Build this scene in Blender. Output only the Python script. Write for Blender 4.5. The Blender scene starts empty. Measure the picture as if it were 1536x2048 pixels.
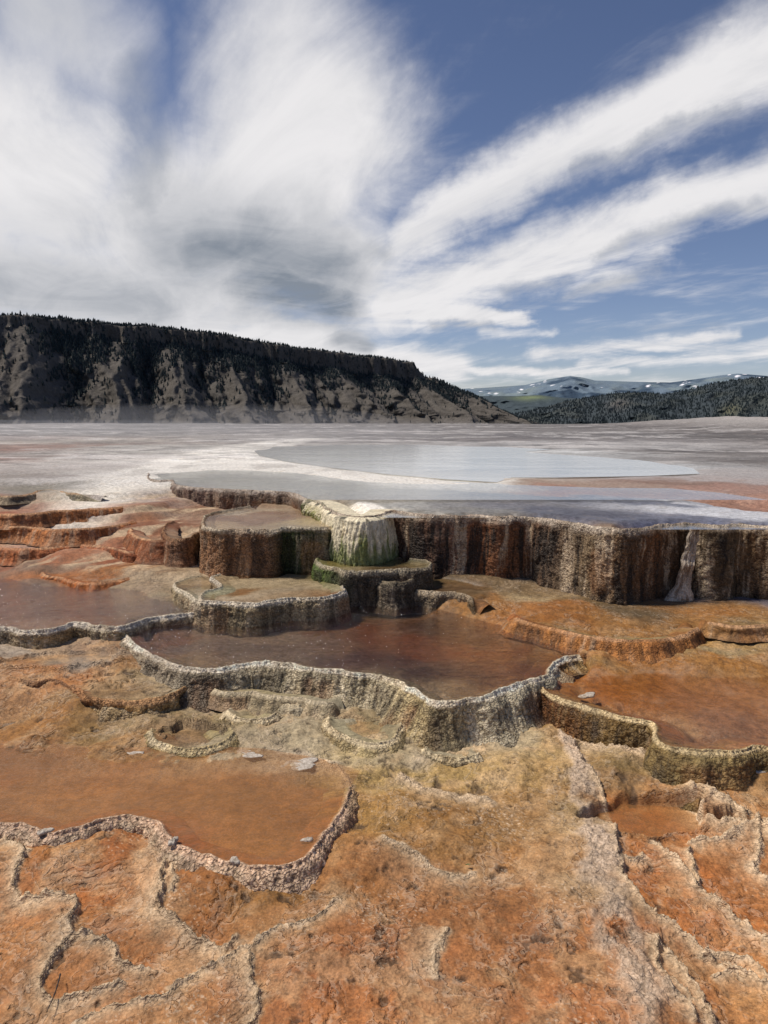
import bpy, math, random
import numpy as np
from mathutils import Vector
random.seed(7)
rng = np.random.default_rng(7)
sc = bpy.context.scene
col = sc.collection

# ------------------------------------------------------------------ camera
F = 1420.0; H = 2.3; HOR = 820.0
PITCH = math.atan((1024 - HOR) / F)
cp, sp = math.cos(PITCH), math.sin(PITCH)
cam = bpy.data.cameras.new('camera'); co = bpy.data.objects.new('camera', cam); col.objects.link(co)
co.location = (0, 0, H); co.rotation_euler = (math.pi/2 - PITCH, 0, 0)
cam.sensor_fit = 'VERTICAL'; cam.sensor_height = 36; cam.lens = 36 * F / 2048
cam.clip_start = 0.05; cam.clip_end = 60000
sc.camera = co

def ray(px, py):
    x = (px - 768) / F; u = (1024 - py) / F
    return np.array([x, cp + u * sp, -sp + u * cp])
def at(px, py, z):
    d = ray(px, py); t = (z - H) / d[2]
    return np.array([d[0]*t, d[1]*t])
def atd(px, py, D):
    d = ray(px, py); t = D / d[1]
    return np.array([d[0]*t, D, H + d[2]*t])

# ------------------------------------------------------------------ noise
def _hash(ix, iy, iz, s):
    h = (ix.astype(np.int64)*374761393 + iy.astype(np.int64)*668265263 + iz.astype(np.int64)*2147483647 + s*974634777) & 0xffffffff
    h = ((h ^ (h >> 13)) * 1274126177) & 0xffffffff
    h = ((h ^ (h >> 16)) * 2246822519) & 0xffffffff
    return ((h ^ (h >> 15)) & 0xffffff) / float(0xffffff)
def vnoise(x, y, z=0.0, s=0):
    x = np.asarray(x, float); y = np.asarray(y, float)
    flat = np.isscalar(z)
    ix = np.floor(x); iy = np.floor(y); fx = x-ix; fy = y-iy
    fx = fx*fx*fx*(fx*(fx*6-15)+10); fy = fy*fy*fy*(fy*(fy*6-15)+10)
    ix = ix.astype(np.int64); iy = iy.astype(np.int64)
    def lay(iz):
        a = _hash(ix, iy, iz, s); b = _hash(ix+1, iy, iz, s); c = _hash(ix, iy+1, iz, s); d = _hash(ix+1, iy+1, iz, s)
        return (a*(1-fx)+b*fx)*(1-fy) + (c*(1-fx)+d*fx)*fy
    if flat: return lay(np.full(1, int(z)))*2-1
    z = np.asarray(z, float); iz = np.floor(z); fz = z-iz; fz = fz*fz*(3-2*fz); iz = iz.astype(np.int64)
    return (lay(iz)*(1-fz) + lay(iz+1)*fz)*2-1
def fbm(x, y, z=0.0, o=4, s=0, g=0.5):
    r = 0; a = 1; t = 0; c_, s_ = 0.8, 0.6
    for i in range(o):
        r = r + a*vnoise(x, y, z, s+i*17); t += a; a *= g
        x, y = (x*c_-y*s_)*2.03, (x*s_+y*c_)*2.03
        if not np.isscalar(z): z = z*2.03
    return r/t
def ridged(x, y, o=4, s=0, g=0.5):
    r = 0; a = 1; t = 0
    for i in range(o):
        r = r + a*(1-np.abs(vnoise(x, y, 0.0, s+i*13))*2); t += a; a *= g
        x, y = (x*.8-y*.6)*2.03, (x*.6+y*.8)*2.03
    return r/t
def worley(x, y, s=0):
    ix = np.floor(x).astype(np.int64); iy = np.floor(y).astype(np.int64); z0 = np.zeros(1, np.int64)
    f1 = np.full(x.shape, 9.0); f2 = np.full(x.shape, 9.0)
    for a in (-1, 0, 1):
        for b in (-1, 0, 1):
            cx = ix+a; cy = iy+b
            d = np.hypot(cx+_hash(cx, cy, z0, s)-x, cy+_hash(cx, cy, z0+5, s)-y)
            m = d < f1
            f2 = np.where(m, f1, np.minimum(f2, d)); f1 = np.where(m, d, f1)
    return f1, f2
def ss(a, b, x):
    t = np.clip((x-a)/(b-a), 0, 1); return t*t*(3-2*t)
def lin(h):
    if isinstance(h, str):
        v = np.array([int(h[i:i+2], 16) for i in (0, 2, 4)])/255.
    else: v = np.array(h)/255.
    return np.where(v <= 0.04045, v/12.92, ((v+0.055)/1.055)**2.4)

# ------------------------------------------------------------------ mesh helpers
def mesh(name, V, Fc, mat, colr=None, attrs=None, smooth=True, parent=None):
    me = bpy.data.meshes.new(name)
    V = np.asarray(V, np.float32); Fc = np.asarray(Fc, np.int32)
    n = Fc.shape[1]
    me.vertices.add(len(V)); me.vertices.foreach_set('co', V.ravel())
    me.loops.add(Fc.size); me.loops.foreach_set('vertex_index', Fc.ravel())
    me.polygons.add(len(Fc)); me.polygons.foreach_set('loop_start', np.arange(0, Fc.size, n, dtype=np.int32))
    me.polygons.foreach_set('use_smooth', np.full(len(Fc), smooth))
    me.update(calc_edges=True)
    if colr is not None:
        a = me.attributes.new('Col', 'FLOAT_COLOR', 'POINT')
        c4 = np.ones((len(V), 4), np.float32); c4[:, :3] = colr
        a.data.foreach_set('color', c4.ravel())
    for k, v in (attrs or {}).items():
        a = me.attributes.new(k, 'FLOAT', 'POINT'); a.data.foreach_set('value', np.asarray(v, np.float32).ravel())
    me.materials.append(mat)
    o = bpy.data.objects.new(name, me); col.objects.link(o)
    if parent: o.parent = parent
    return o
def gridfaces(nr, nc):
    i = np.arange(nr-1)[:, None]*nc + np.arange(nc-1)[None, :]
    return np.stack([i, i+1, i+nc+1, i+nc], -1).reshape(-1, 4)
def tag(o, label=None, cat=None, group=None, kind=None):
    if label: o['label'] = label
    if cat: o['category'] = cat
    if group: o['group'] = group
    if kind: o['kind'] = kind
    return o

# ------------------------------------------------------------------ node helpers
class NT:
    def __init__(s, tree): s.t = tree; tree.nodes.clear()
    def n(s, typ, ins=None, **kw):
        nd = s.t.nodes.new(typ)
        for k, v in kw.items(): setattr(nd, k, v)
        for k, v in (ins or {}).items():
            sk = nd.inputs[k]
            if hasattr(v, 'is_output') or isinstance(v, bpy.types.NodeSocket): s.t.links.new(v, sk)
            else: sk.default_value = v
        return nd
    def m(s, op, a, b=0.0, c=0.0, clamp=False):
        nd = s.n('ShaderNodeMath', {0: a, 1: b, 2: c}, operation=op, use_clamp=clamp); return nd.outputs[0]
    def v(s, op, a, b=(0, 0, 0)):
        nd = s.n('ShaderNodeVectorMath', {0: a, 1: b}, operation=op); return nd.outputs[0]
    def sm(s, x, a, b, lo=0.0, hi=1.0):
        nd = s.n('ShaderNodeMapRange', {'Value': x, 'From Min': a, 'From Max': b, 'To Min': lo, 'To Max': hi}, interpolation_type='SMOOTHSTEP'); return nd.outputs[0]
    def mix(s, f, a, b, mode='MIX'):
        nd = s.n('ShaderNodeMix', data_type='RGBA', blend_type=mode)
        for sk, v in ((nd.inputs[0], f), (nd.inputs[6], a), (nd.inputs[7], b)):
            if isinstance(v, bpy.types.NodeSocket): s.t.links.new(v, sk)
            else: sk.default_value = v if not (isinstance(v, tuple) and len(v) == 3) else v+(1,)
        return nd.outputs[2]
    def noise(s, vec, scale, det=4, rough=.55, dist=0.0):
        return s.n('ShaderNodeTexNoise', {'Vector': vec, 'Scale': scale, 'Detail': det, 'Roughness': rough, 'Distortion': dist}).outputs[0]
def newmat(name):
    m = bpy.data.materials.new(name); m.use_nodes = True
    return m, NT(m.node_tree)

def travertine_mat(name, pop, rough=.75, wallish=False, spec=.35):
    """mineral crust: vertex tint, grain, nodules and cracks"""
    m, N = newmat(name)
    at_ = N.n('ShaderNodeAttribute', attribute_name='Col')
    cr = N.n('ShaderNodeAttribute', attribute_name='crust').outputs['Fac']
    wet = N.n('ShaderNodeAttribute', attribute_name='wet').outputs['Fac']
    lip_ = N.n('ShaderNodeAttribute', attribute_name='lip').outputs['Fac']
    P = N.n('ShaderNodeNewGeometry').outputs['Position']
    n1 = N.noise(P, 18, 4, .65); n2 = N.noise(P, 90, 3, .7); n3 = N.noise(P, 4.5, 4, .6, .4)
    warp = N.n('ShaderNodeVectorMath', {0: N.n('ShaderNodeTexNoise', {'Vector': P, 'Scale': 14.0, 'Detail': 3.0}).outputs[1], 1: (.035, .035, .035), 2: P}, operation='MULTIPLY_ADD').outputs[0]
    vs = N.v('MULTIPLY', warp, (1, 1, 1.25 if wallish else 2.2))
    vo = N.n('ShaderNodeTexVoronoi', {'Vector': vs, 'Scale': pop, 'Randomness': 1.0}, feature='SMOOTH_F1')
    vo.inputs['Smoothness'].default_value = .35
    f1 = vo.outputs['Distance']
    vo2 = N.n('ShaderNodeTexVoronoi', {'Vector': vs, 'Scale': pop*.37, 'Randomness': 1.0}, feature='DISTANCE_TO_EDGE').outputs['Distance']
    crack = N.sm(f1, .35, .8)                      # 1 in the crevices between nodules
    crack = N.m('MULTIPLY', crack, cr)
    seam = N.m('MULTIPLY', N.m('SUBTRACT', 1.0, N.sm(vo2, 0.0, .09)), cr)
    base = at_.outputs['Color']
    val = N.m('ADD', N.m('MULTIPLY', N.sm(n1, .3, .72), .55), N.m('MULTIPLY', N.sm(n2, .28, .74), .60))   # 0..1.15
    val = N.m('ADD', val, .43)
    c = N.mix(1.0, base, N.n('ShaderNodeCombineColor', {0: val, 1: val, 2: val}).outputs[0], 'MULTIPLY')
    # warm / pale drift
    c = N.mix(N.m('MULTIPLY', N.sm(n3, .52, .75), .30), c, N.mix(.5, c, (.62, .50, .38)))
    c = N.mix(N.m('MULTIPLY', N.sm(n3, .46, .30), .35), c, N.mix(1.0, c, (.74, .62, .48), 'MULTIPLY'))
    c = N.mix(N.m('MULTIPLY', crack, .62), c, N.mix(1.0, c, (.30, .23, .17), 'MULTIPLY'))
    c = N.mix(N.m('MULTIPLY', seam, .45), c, N.mix(1.0, c, (.28, .22, .17), 'MULTIPLY'))
    tip = N.m('MULTIPLY', N.sm(f1, .34, .08), cr)
    c = N.mix(N.m('MULTIPLY', tip, .30), c, N.mix(.45, c, (.78, .70, .60)))
    hgt = N.m('ADD', N.m('MULTIPLY', n1, .45), N.m('MULTIPLY', n2, .28))
    if not wallish:
        # fine stacked lips of mineral, broken up by patches of smooth crust
        pz = N.m('MULTIPLY', N.n('ShaderNodeSeparateXYZ', {0: P}).outputs[2], 26.0)
        for sc1, k, am in ((2.2, 15.0, 1.0),):
            hh = N.m('ADD', N.m('MULTIPLY', N.noise(P, sc1, 6, .58, .15), k), pz)
            fr_ = N.m('FRACT', hh)
            patch = N.m('MULTIPLY', N.sm(n3, .42, .56), N.m('MULTIPLY', lip_, am))
            hgt = N.m('ADD', hgt, N.m('MULTIPLY', N.m('MULTIPLY', N.sm(fr_, .0, .35), N.sm(fr_, 1.0, .93)), N.m('MULTIPLY', patch, .8)))
            c = N.mix(N.m('MULTIPLY', N.m('MULTIPLY', N.sm(fr_, .62, .86), N.sm(fr_, .98, .9)), N.m('MULTIPLY', patch, .32)), c, N.mix(.6, c, (.74, .60, .44)))
            c = N.mix(N.m('MULTIPLY', N.m('MULTIPLY', N.sm(fr_, .93, .99), 1.0), N.m('MULTIPLY', patch, .7)), c, N.mix(1.0, c, (.30, .22, .16), 'MULTIPLY'))
    hgt = N.m('SUBTRACT', hgt, N.m('MULTIPLY', crack, .75))
    hgt = N.m('SUBTRACT', hgt, N.m('MULTIPLY', seam, .5))
    b = N.n('ShaderNodeBump', {'Height': hgt, 'Strength': .75, 'Distance': .012 if wallish else .008})
    r = N.sm(wet, 0, 1, rough, .22)
    bs = N.n('ShaderNodeBsdfPrincipled', {'Base Color': c, 'Roughness': r, 'Normal': b.outputs[0], 'Specular IOR Level': spec})
    N.n('ShaderNodeOutputMaterial', {0: bs.outputs[0]})
    return m
M_ground = travertine_mat('travertine_ground', 62)
M_wall = travertine_mat('travertine_wall', 66, wallish=True)

def water_mat(name, tint, rip=28, strength=.12, murk=0.0, mcol=(.3, .3, .3), refl=1.0):
    m, N = newmat(name)
    P = N.n('ShaderNodeNewGeometry').outputs['Position']
    Ps = N.v('MULTIPLY', P, (1, 1.7, 1))
    n = N.m('ADD', N.noise(Ps, rip, 3, .55, .6), N.m('MULTIPLY', N.noise(Ps, rip*.23, 2, .5), 1.4))
    b = N.n('ShaderNodeBump', {'Height': n, 'Strength': strength, 'Distance': .02}).outputs[0]
    fr = N.m('MULTIPLY', N.n('ShaderNodeFresnel', {'IOR': 1.33, 'Normal': b}).outputs[0], refl, clamp=True)
    tr = N.n('ShaderNodeBsdfTransparent', {'Color': tuple(tint)+(1,)}).outputs[0]
    if murk > 0:
        mn = N.noise(N.v('MULTIPLY', P, (.5, 1.3, 1)), 1.1, 5, .6, .5)
        df = N.n('ShaderNodeBsdfDiffuse', {'Color': tuple(mcol)+(1,)}).outputs[0]
        tr = N.n('ShaderNodeMixShader', {0: N.m('MULTIPLY', N.sm(mn, .3, .7, .75, 1.15), murk, clamp=True), 1: tr, 2: df}).outputs[0]
    gl = N.n('ShaderNodeBsdfGlossy', {'Color': (1, 1, 1, 1), 'Roughness': .06, 'Normal': b}).outputs[0]
    N.n('ShaderNodeOutputMaterial', {0: N.n('ShaderNodeMixShader', {0: fr, 1: tr, 2: gl}).outputs[0]})
    return m
# ------------------------------------------------------------------ layout (traced as pixel -> point on its own level)
def smooth_path(P, step=.012):
    P = np.asarray(P, float)
    Q = np.vstack([2*P[0]-P[1], P, 2*P[-1]-P[-2]])
    out = []
    for i in range(1, len(Q)-2):
        p0, p1, p2, p3 = Q[i-1:i+3]
        n = max(2, int(np.linalg.norm(p2-p1)/step))
        t = np.linspace(0, 1, n, endpoint=False)[:, None]
        out.append(.5*((2*p1)+(-p0+p2)*t+(2*p0-5*p1+4*p2-p3)*t*t+(-p0+3*p1-3*p2+p3)*t**3))
    out.append(P[-1:]); out = np.vstack(out)
    s = np.r_[0, np.cumsum(np.linalg.norm(np.diff(out, axis=0), axis=1))]
    ns = max(4, int(s[-1]/step)); u = np.linspace(0, s[-1], ns)
    return np.stack([np.interp(u, s, out[:, k]) for k in range(out.shape[1])], 1), u
def wp(pts, z): return np.array([at(x, y, z) for x, y in pts])

Z = dict(upper=1.165, mid=1.03, white=.56, side=.545, small=.70, step=.60, grey=.50, centre=.36, left=.43, cup=.30, shelf=.245, right=.30, low=.13, lump=.84)
R = {}
R['upper_left'] = [(296,948),(299,958),(318,962),(344,962),(352,971),(400,977),(480,981),(560,985),(590,989),(612,999)]
R['upper'] = [(612,999),(634,1005),(650,1013),(664,1024),(682,1030),(705,1033.5),(728,1034.5),(750,1033),(768,1028),(784,1023),(805,1026),(830,1029),(880,1033),(950,1033),(1000,1036),(1060,1036),(1105,1041),(1150,1049),(1200,1057),(1250,1061),(1290,1058),(1330,1051),(1382,1049),(1440,1053),(1475,1050),(1536,1054),(1640,1058),(1800,1056),(2100,1050)]
R['mid'] = [(500,1014),(462,1021),(420,1029),(408,1040),(408,1054),(430,1060),(500,1061),(552,1061),(568,1056),(620,1057),(655,1056),(672,1047),(676,1030)]
R['lump'] = [(350,1044),(332,1050),(328,1064),(336,1076),(358,1080),(380,1076),(400,1064),(420,1058)]
R['white'] = [(470,1146),(430,1151),(424,1158),(440,1170),(436,1178),(412,1184),(403,1192),(407,1202),(450,1205),(505,1208),(540,1201),(590,1197),(640,1196),(672,1189),(688,1181),(684,1172),(672,1164),(660,1158)]
R['side'] = [(420,1150),(375,1157),(352,1166),(354,1176),(378,1190),(398,1202),(425,1206)]
R['small'] = [(668,1112),(640,1116),(633,1124),(650,1132),(676,1139),(692,1144),(740,1143),(800,1140),(845,1138),(862,1131),(852,1124),(820,1119)]
R['step'] = [(700,1148),(752,1160),(775,1166),(806,1165),(824,1160),(850,1150)]
R['grey'] = [(800,1160),(812,1172),(830,1181),(880,1186),(915,1188),(935,1193),(952,1206)]
R['centre'] = [(262,1240),(243,1252),(255,1272),(282,1300),(325,1320),(372,1337),(440,1341),(500,1327),(560,1330),(620,1337),(690,1346),(750,1353),(795,1364),(830,1384),(868,1404),(920,1403),(962,1396),(1010,1379),(1055,1364),(1092,1354),(1096,1340),(1112,1322),(1160,1314)]
R['left'] = [(-400,1270),(-150,1262),(0,1256),(40,1263),(90,1263),(120,1256),(148,1248),(190,1253),(235,1257),(262,1250),(300,1238),(350,1232),(390,1226)]
R['shelf'] = [(-400,1352),(-120,1348),(0,1351),(40,1360),(78,1367),(105,1362),(150,1378),(180,1396),(215,1402),(270,1404),(318,1398),(352,1384),(372,1372)]
R['right'] = [(1118,1330),(1090,1352),(1086,1368),(1096,1386),(1130,1401),(1180,1417),(1230,1431),(1270,1440),(1302,1447),(1312,1458),(1310,1472),(1322,1486),(1360,1497),(1425,1502),(1470,1503),(1500,1494),(1560,1497),(1700,1490),(1900,1494)]
R['low'] = [(-420,1655),(-150,1632),(0,1648),(50,1650),(85,1664),(112,1671),(160,1656),(220,1638),(270,1634),(305,1643),(330,1668),(352,1692),(400,1708),(450,1724),(510,1735),(565,1735),(608,1722),(632,1697),(655,1664),(680,1630),(694,1600),(700,1575)]
lev = dict(upper_left='upper')
W = {k: wp(v, Z[lev.get(k, k)]) for k, v in R.items()}
# closed footprints of the raised basins
def closed(*keys, back):
    return np.vstack([W[k] for k in keys]+[np.array(back, float)])
def bk(pts, z): return [tuple(at(x, y, z)) for x, y in pts]
poly = {}
UB = [(2400,1010),(1700,1012),(1536,1006),(1440,992),(1340,983),(1200,982),(1080,978),(1000,974),(900,970),(800,967),(700,955),(600,944),(500,938),(420,938),(350,943)]
poly['upper'] = np.vstack([W['upper_left'], W['upper'][1:], bk(UB, 1.165)])
MILK = [(1000,968),(900,962),(780,952),(660,938),(560,924),(510,912),(500,902),(550,893),(680,889),(850,889),(1000,893),(1120,899),(1060,904),(1180,912),(1300,922),(1400,936),(1420,950),(1300,955),(1120,958),(1030,958)]
poly['milk'] = wp(MILK, 1.165)
poly['mid'] = np.vstack([W['mid'], bk([(690,1000),(520,995)], 1.03)])
poly['white'] = np.vstack([W['white'], bk([(655,1120),(480,1110)], .56)])
poly['side'] = np.vstack([W['side'], bk([(440,1150)], .545)])
poly['small'] = np.vstack([W['small'], bk([(800,1085),(690,1085)], .70)])
poly['step'] = np.vstack([W['step'], bk([(840,1120),(700,1120)], .60)])
poly['grey'] = np.vstack([W['grey'], bk([(1000,1175),(930,1160),(850,1150)], .5)])
poly['centre'] = np.vstack([W['centre'], bk([(1180,1296),(1120,1270),(1010,1245),(960,1225),(850,1180),(640,1170),(400,1180),(330,1235)], .36)])
poly['left'] = np.vstack([W['left'], bk([(380,1200),(300,1168),(190,1166),(100,1160),(70,1146),(0,1140),(-200,1130),(-500,1150)], .43)])
poly['shelf'] = np.vstack([W['shelf'], bk([(300,1330),(240,1290),(-300,1290)], .245)])
poly['right'] = np.vstack([W['right'], bk([(1900,1330),(1536,1318),(1300,1312),(1160,1316)], .30)])
poly['low'] = np.vstack([W['low'], bk([(690,1560),(640,1535),(520,1512),(400,1505),(200,1512),(60,1492),(-100,1500),(-420,1510)], .13)])
floor = dict(milk=1.135, upper=1.13, mid=1.0, white=.525, side=.52, small=.675, step=.585, grey=.49, centre=.27, left=.385, shelf=.235, right=.255, low=.085)

for k_, z_, pts_ in (('cup_a', .165, [(700,1419),(662,1426),(656,1440),(668,1458),(700,1476),(745,1487),(785,1476),(802,1452),(798,1430),(770,1420)]),
                   ('cup_b', .150, [(330,1450),(305,1458),(302,1470),(322,1486),(360,1498),(410,1497),(450,1482),(466,1462),(450,1446)]),
                   ('cup_c', .215, [(215,1386),(188,1392),(192,1403),(230,1412),(280,1413),(320,1404),(330,1394)]),
                   ('cup_d', .165, [(470,1412),(455,1422),(470,1434),(510,1440),(545,1432),(560,1420)]),
                   ('cup_e', .20, [(560,1385),(550,1396),(572,1408),(610,1410),(640,1400)]),
                   ('cup_f', .12, [(860,1490),(850,1502),(880,1514),(930,1516),(968,1504)])):
    W[k_] = wp(pts_, z_); Z[k_] = z_
def sdf(x, y, pg):
    """signed distance, positive inside"""
    d2 = np.full(x.shape, 1e9); ins = np.zeros(x.shape, bool)
    n = len(pg)
    for i in range(n):
        ax, ay = pg[i]; bx, by = pg[(i+1) % n]
        ex, ey = bx-ax, by-ay; L = ex*ex+ey*ey
        if L < 1e-12: continue
        t = np.clip(((x-ax)*ex+(y-ay)*ey)/L, 0, 1)
        d2 = np.minimum(d2, (x-ax-t*ex)**2+(y-ay-t*ey)**2)
        c = (ay > y) != (by > y)
        with np.errstate(divide='ignore', invalid='ignore'):
            ins ^= c & (x < (bx-ax)*(y-ay)/(by-ay if by != ay else 1e-9)+ax)
    return np.where(ins, 1, -1)*np.sqrt(d2)
def linedist(x, y, pl):
    """distance to an open line, signed side (+ on the left of travel), parameter"""
    d2 = np.full(x.shape, 1e9); side = np.zeros(x.shape); par = np.zeros(x.shape); s0 = 0
    for i in range(len(pl)-1):
        ax, ay = pl[i]; bx, by = pl[i+1]; ex, ey = bx-ax, by-ay; L = ex*ex+ey*ey
        t = np.clip(((x-ax)*ex+(y-ay)*ey)/L, 0, 1)
        q = (x-ax-t*ex)**2+(y-ay-t*ey)**2; m = q < d2
        d2 = np.where(m, q, d2); side = np.where(m, np.sign(ex*(y-ay)-ey*(x-ax)), side); par = np.where(m, s0+t*math.sqrt(L), par)
        s0 += math.sqrt(L)
    return np.sqrt(d2), side, par/s0

# ground control points: pixel, height
GC = [(-300,2100,0),(0,2048,0),(400,2048,.0),(800,2048,.01),(1150,2048,.03),(1300,2048,.05),(1536,2048,.0),(1900,2048,0),(0,1850,-.01),(250,1800,.0),(450,1850,.0),(600,1800,.02),(800,1800,.03),(1000,1800,.03),
 (1180,1800,.06),(1400,1800,.03),(1536,1800,.02),(1900,1800,.02),(1170,1650,.09),(1300,1640,.045),(1440,1600,.09),(1536,1600,.11),(1900,1600,.1),(720,1640,.05),(900,1600,.045),(1050,1600,.06),(900,1500,.09),(1050,1500,.10),(1150,1500,.10),(1250,1520,.13),(1400,1560,.14),(1536,1560,.15),
 (700,1500,.11),(560,1500,.12),(400,1490,.12),(200,1470,.10),(0,1460,.08),(-300,1470,.08),(450,1420,.14),(600,1420,.14),(750,1450,.13),(1100,1470,.12),(350,1390,.2),(400,1410,.16),(300,1350,.24),(230,1350,.25),(100,1345,.25),(0,1340,.25),(-300,1340,.25),(250,1300,.33),(-300,1300,.29),(0,1300,.3),
 (960,1232,.39),(1050,1245,.40),(1150,1262,.39),(1300,1265,.40),(1536,1270,.40),(1900,1280,.38),(1100,1200,.48),(1000,1180,.51),(900,1170,.53),(1300,1228,.46),(1450,1235,.46),(1700,1235,.46),(1150,1300,.37),(1400,1300,.36),(1300,1310,.34),(1536,1320,.32),(1900,1330,.3),
 (330,1235,.41),(400,1225,.41),(300,1180,.46),(200,1166,.45),(100,1160,.44),(0,1140,.45),(-300,1130,.46),(330,1130,.56),(390,1140,.52),(0,1100,.60),(150,1108,.60),(250,1120,.57),(-300,1090,.62),(300,1090,.68),(0,1060,.75),(150,1065,.75),(250,1050,.82),(330,1040,.84),(-300,1050,.78),
 (0,1020,.97),(150,1012,1.0),(270,1000,1.05),(-300,1010,1.0),(0,985,1.1),(150,975,1.14),(250,975,1.12),(-300,980,1.12),(500,1060,.8),(700,1100,.7),(900,1150,.56)]
GC += [(350,1740,.085),(430,1765,.085),(500,1775,.085),(560,1775,.085),(640,1750,.09),(700,1680,.10),(150,1700,.085),(80,1700,.085),(0,1690,.085),(-300,1690,.085),(220,1680,.085),(290,1690,.085),(730,1600,.11),(500,1840,.04),(200,1790,.035)]
gx = []; gz = []
for x, y, z in GC:
    p = at(x, y, z); gx.append(p); gz.append(z)
for x in range(-900, 2500, 160):
    for y in (955, 935, 905, 880, 865):
        gx.append(at(x, y, 1.18)); gz.append(1.18)
gx = np.array(gx); gz = np.array(gz)
def warpc(x, y):
    r = np.hypot(x, y+.5); return np.log(r)*1.0, np.arctan2(x, y+.5)
cu, cv = warpc(gx[:, 0], gx[:, 1])
def idw(u, v, cu, cv, val, p=2.2, sharp=.0009):
    num = np.zeros(u.shape+(val.shape[1],)); den = np.zeros(u.shape)
    for i in range(len(cu)):
        w = ((u-cu[i])**2+(v-cv[i])**2+sharp)**-p
        den += w; num += w[..., None]*val[i]
    return num/den[..., None]
TU = np.linspace(-.6, 4.9, 620); TV = np.linspace(-1.35, 1.35, 520)
def table(cu, cv, val, p, sharp, k=1.0):
    vv, uu = np.meshgrid(TV, TU); return idw(uu*k, vv, cu*k, cv, val, p, sharp)
def lookup(T, x, y):
    u, v = warpc(x, y)
    a = np.clip((u-TU[0])/(TU[1]-TU[0]), 0, len(TU)-1.001); b = np.clip((v-TV[0])/(TV[1]-TV[0]), 0, len(TV)-1.001)
    i = a.astype(int); j = b.astype(int); a = (a-i)[..., None]; b = (b-j)[..., None]
    return (T[i, j]*(1-a)+T[i+1, j]*a)*(1-b)+(T[i, j+1]*(1-a)+T[i+1, j+1]*a)*b
HT = table(cu, cv, gz[:, None], 2.0, .0012)
def base_h(x, y): return lookup(HT, x, y)[..., 0]

# small ridges and lacy rims of the foreground: pixels, height, width, drop to the right-hand (camera) side
RID = [
 ([(-60,1655),(20,1700),(52,1728),(32,1778),(62,1795),(112,1789),(150,1802),(152,1828),(135,1850),(146,1870),(182,1872),(190,1886),(226,1890),(242,1922),(282,1930),(335,1945)], .028, .016),
 ([(300,1702),(330,1728),(322,1800),(316,1826),(370,1850),(400,1872),(450,1892),(474,1862)], .03, .02),
 ([(146,1870),(122,1905),(80,1955),(98,1990),(122,1995),(180,1982),(260,1960)], .022, .014),
 ([(325,1745),(340,1735),(350,1770),(345,1800)], .02, .014),
 ([(120,2048),(230,2012),(320,1985),(400,1940),(480,1905),(545,1870),(620,1850),(690,1800)], .016, .012),
 ([(495,1910),(505,1960),(515,1990),(500,2048)], .02, .018),
 ([(1165,1500),(1150,1520),(1180,1570),(1200,1600),(1222,1650),(1232,1700),(1248,1770),(1290,1822),(1360,1862),(1425,1905),(1500,1942),(1560,1958)], .03, .014),
 ([(1298,1690),(1335,1715),(1372,1752),(1402,1782),(1455,1812),(1500,1850),(1560,1880)], .028, .014),
 ([(1376,1700),(1388,1740),(1400,1780)], .022, .012),
 ([(1376,1700),(1400,1690),(1450,1690),(1500,1672),(1560,1690)], .022, .014),
 ([(1300,1880),(1345,1915),(1392,1965),(1412,2010),(1440,2060)], .03, .015),
 ([(1310,1875),(1318,1935),(1345,1965),(1400,2005)], .022, .012),
 ([(1412,1940),(1470,1925),(1520,1950),(1560,1965)], .02, .012),
 ([(1392,1905),(1430,1890),(1500,1905),(1560,1960)], .018, .012),
 ([(1330,1980),(1380,2020),(1400,2060)], .02, .013),
 ([(1232,1725),(1270,1732),(1290,1722)], .018, .012),
 ([(1500,1650),(1520,1700),(1510,1740),(1560,1760)], .018, .014),
 ([(1380,1590),(1395,1630),(1420,1660),(1470,1668),(1540,1660)], .02, .02),
 ([(1150,1500),(1250,1530),(1330,1548),(1400,1600),(1480,1640),(1560,1700)], .03, .03),
 ([(800,1560),(870,1590),(930,1600),(1000,1620)], .012, .02),
 ([(640,1540),(700,1580),(690,1640)], .012, .02),
 ([(760,1690),(830,1720),(900,1750),(960,1745)], .008, .015),
 ([(900,1860),(870,1920),(880,1960)], .012, .02),
]
RIDw = [(smooth_path(wp(p, .03), .02)[0], h, w) for p, h, w in RID]
# little basins sunk in the ground: centre, radii in metres, depth, rim
CUP = [((728,1450), .22, .11, .05, .0, .15), ((383,1468), .24, .10, .04, .0, .13), ((268,1398), .15, .05, .03, .0, .19), ((130,1318), .42, .16, .03, .03, .30), ((1296,1632), .30, .20, .045, .02, .06), ((1462,1638), .13, .07, .035, .01, .08),
 ((560,1395),.12,.05,.02,.02,.16), ((470,1445),.12,.05,.015,.02,.14)]
CUPw = [(at(p[0], p[1], z), a, b, dep, rim, z) for p, a, b, dep, rim, z in CUP]
spine = smooth_path(wp([(1120,1475),(1160,1540),(1170,1600),(1190,1680),(1205,1760),(1235,1840),(1268,1920),(1290,1990),(1310,2080)], .06), .03)[0]

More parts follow.
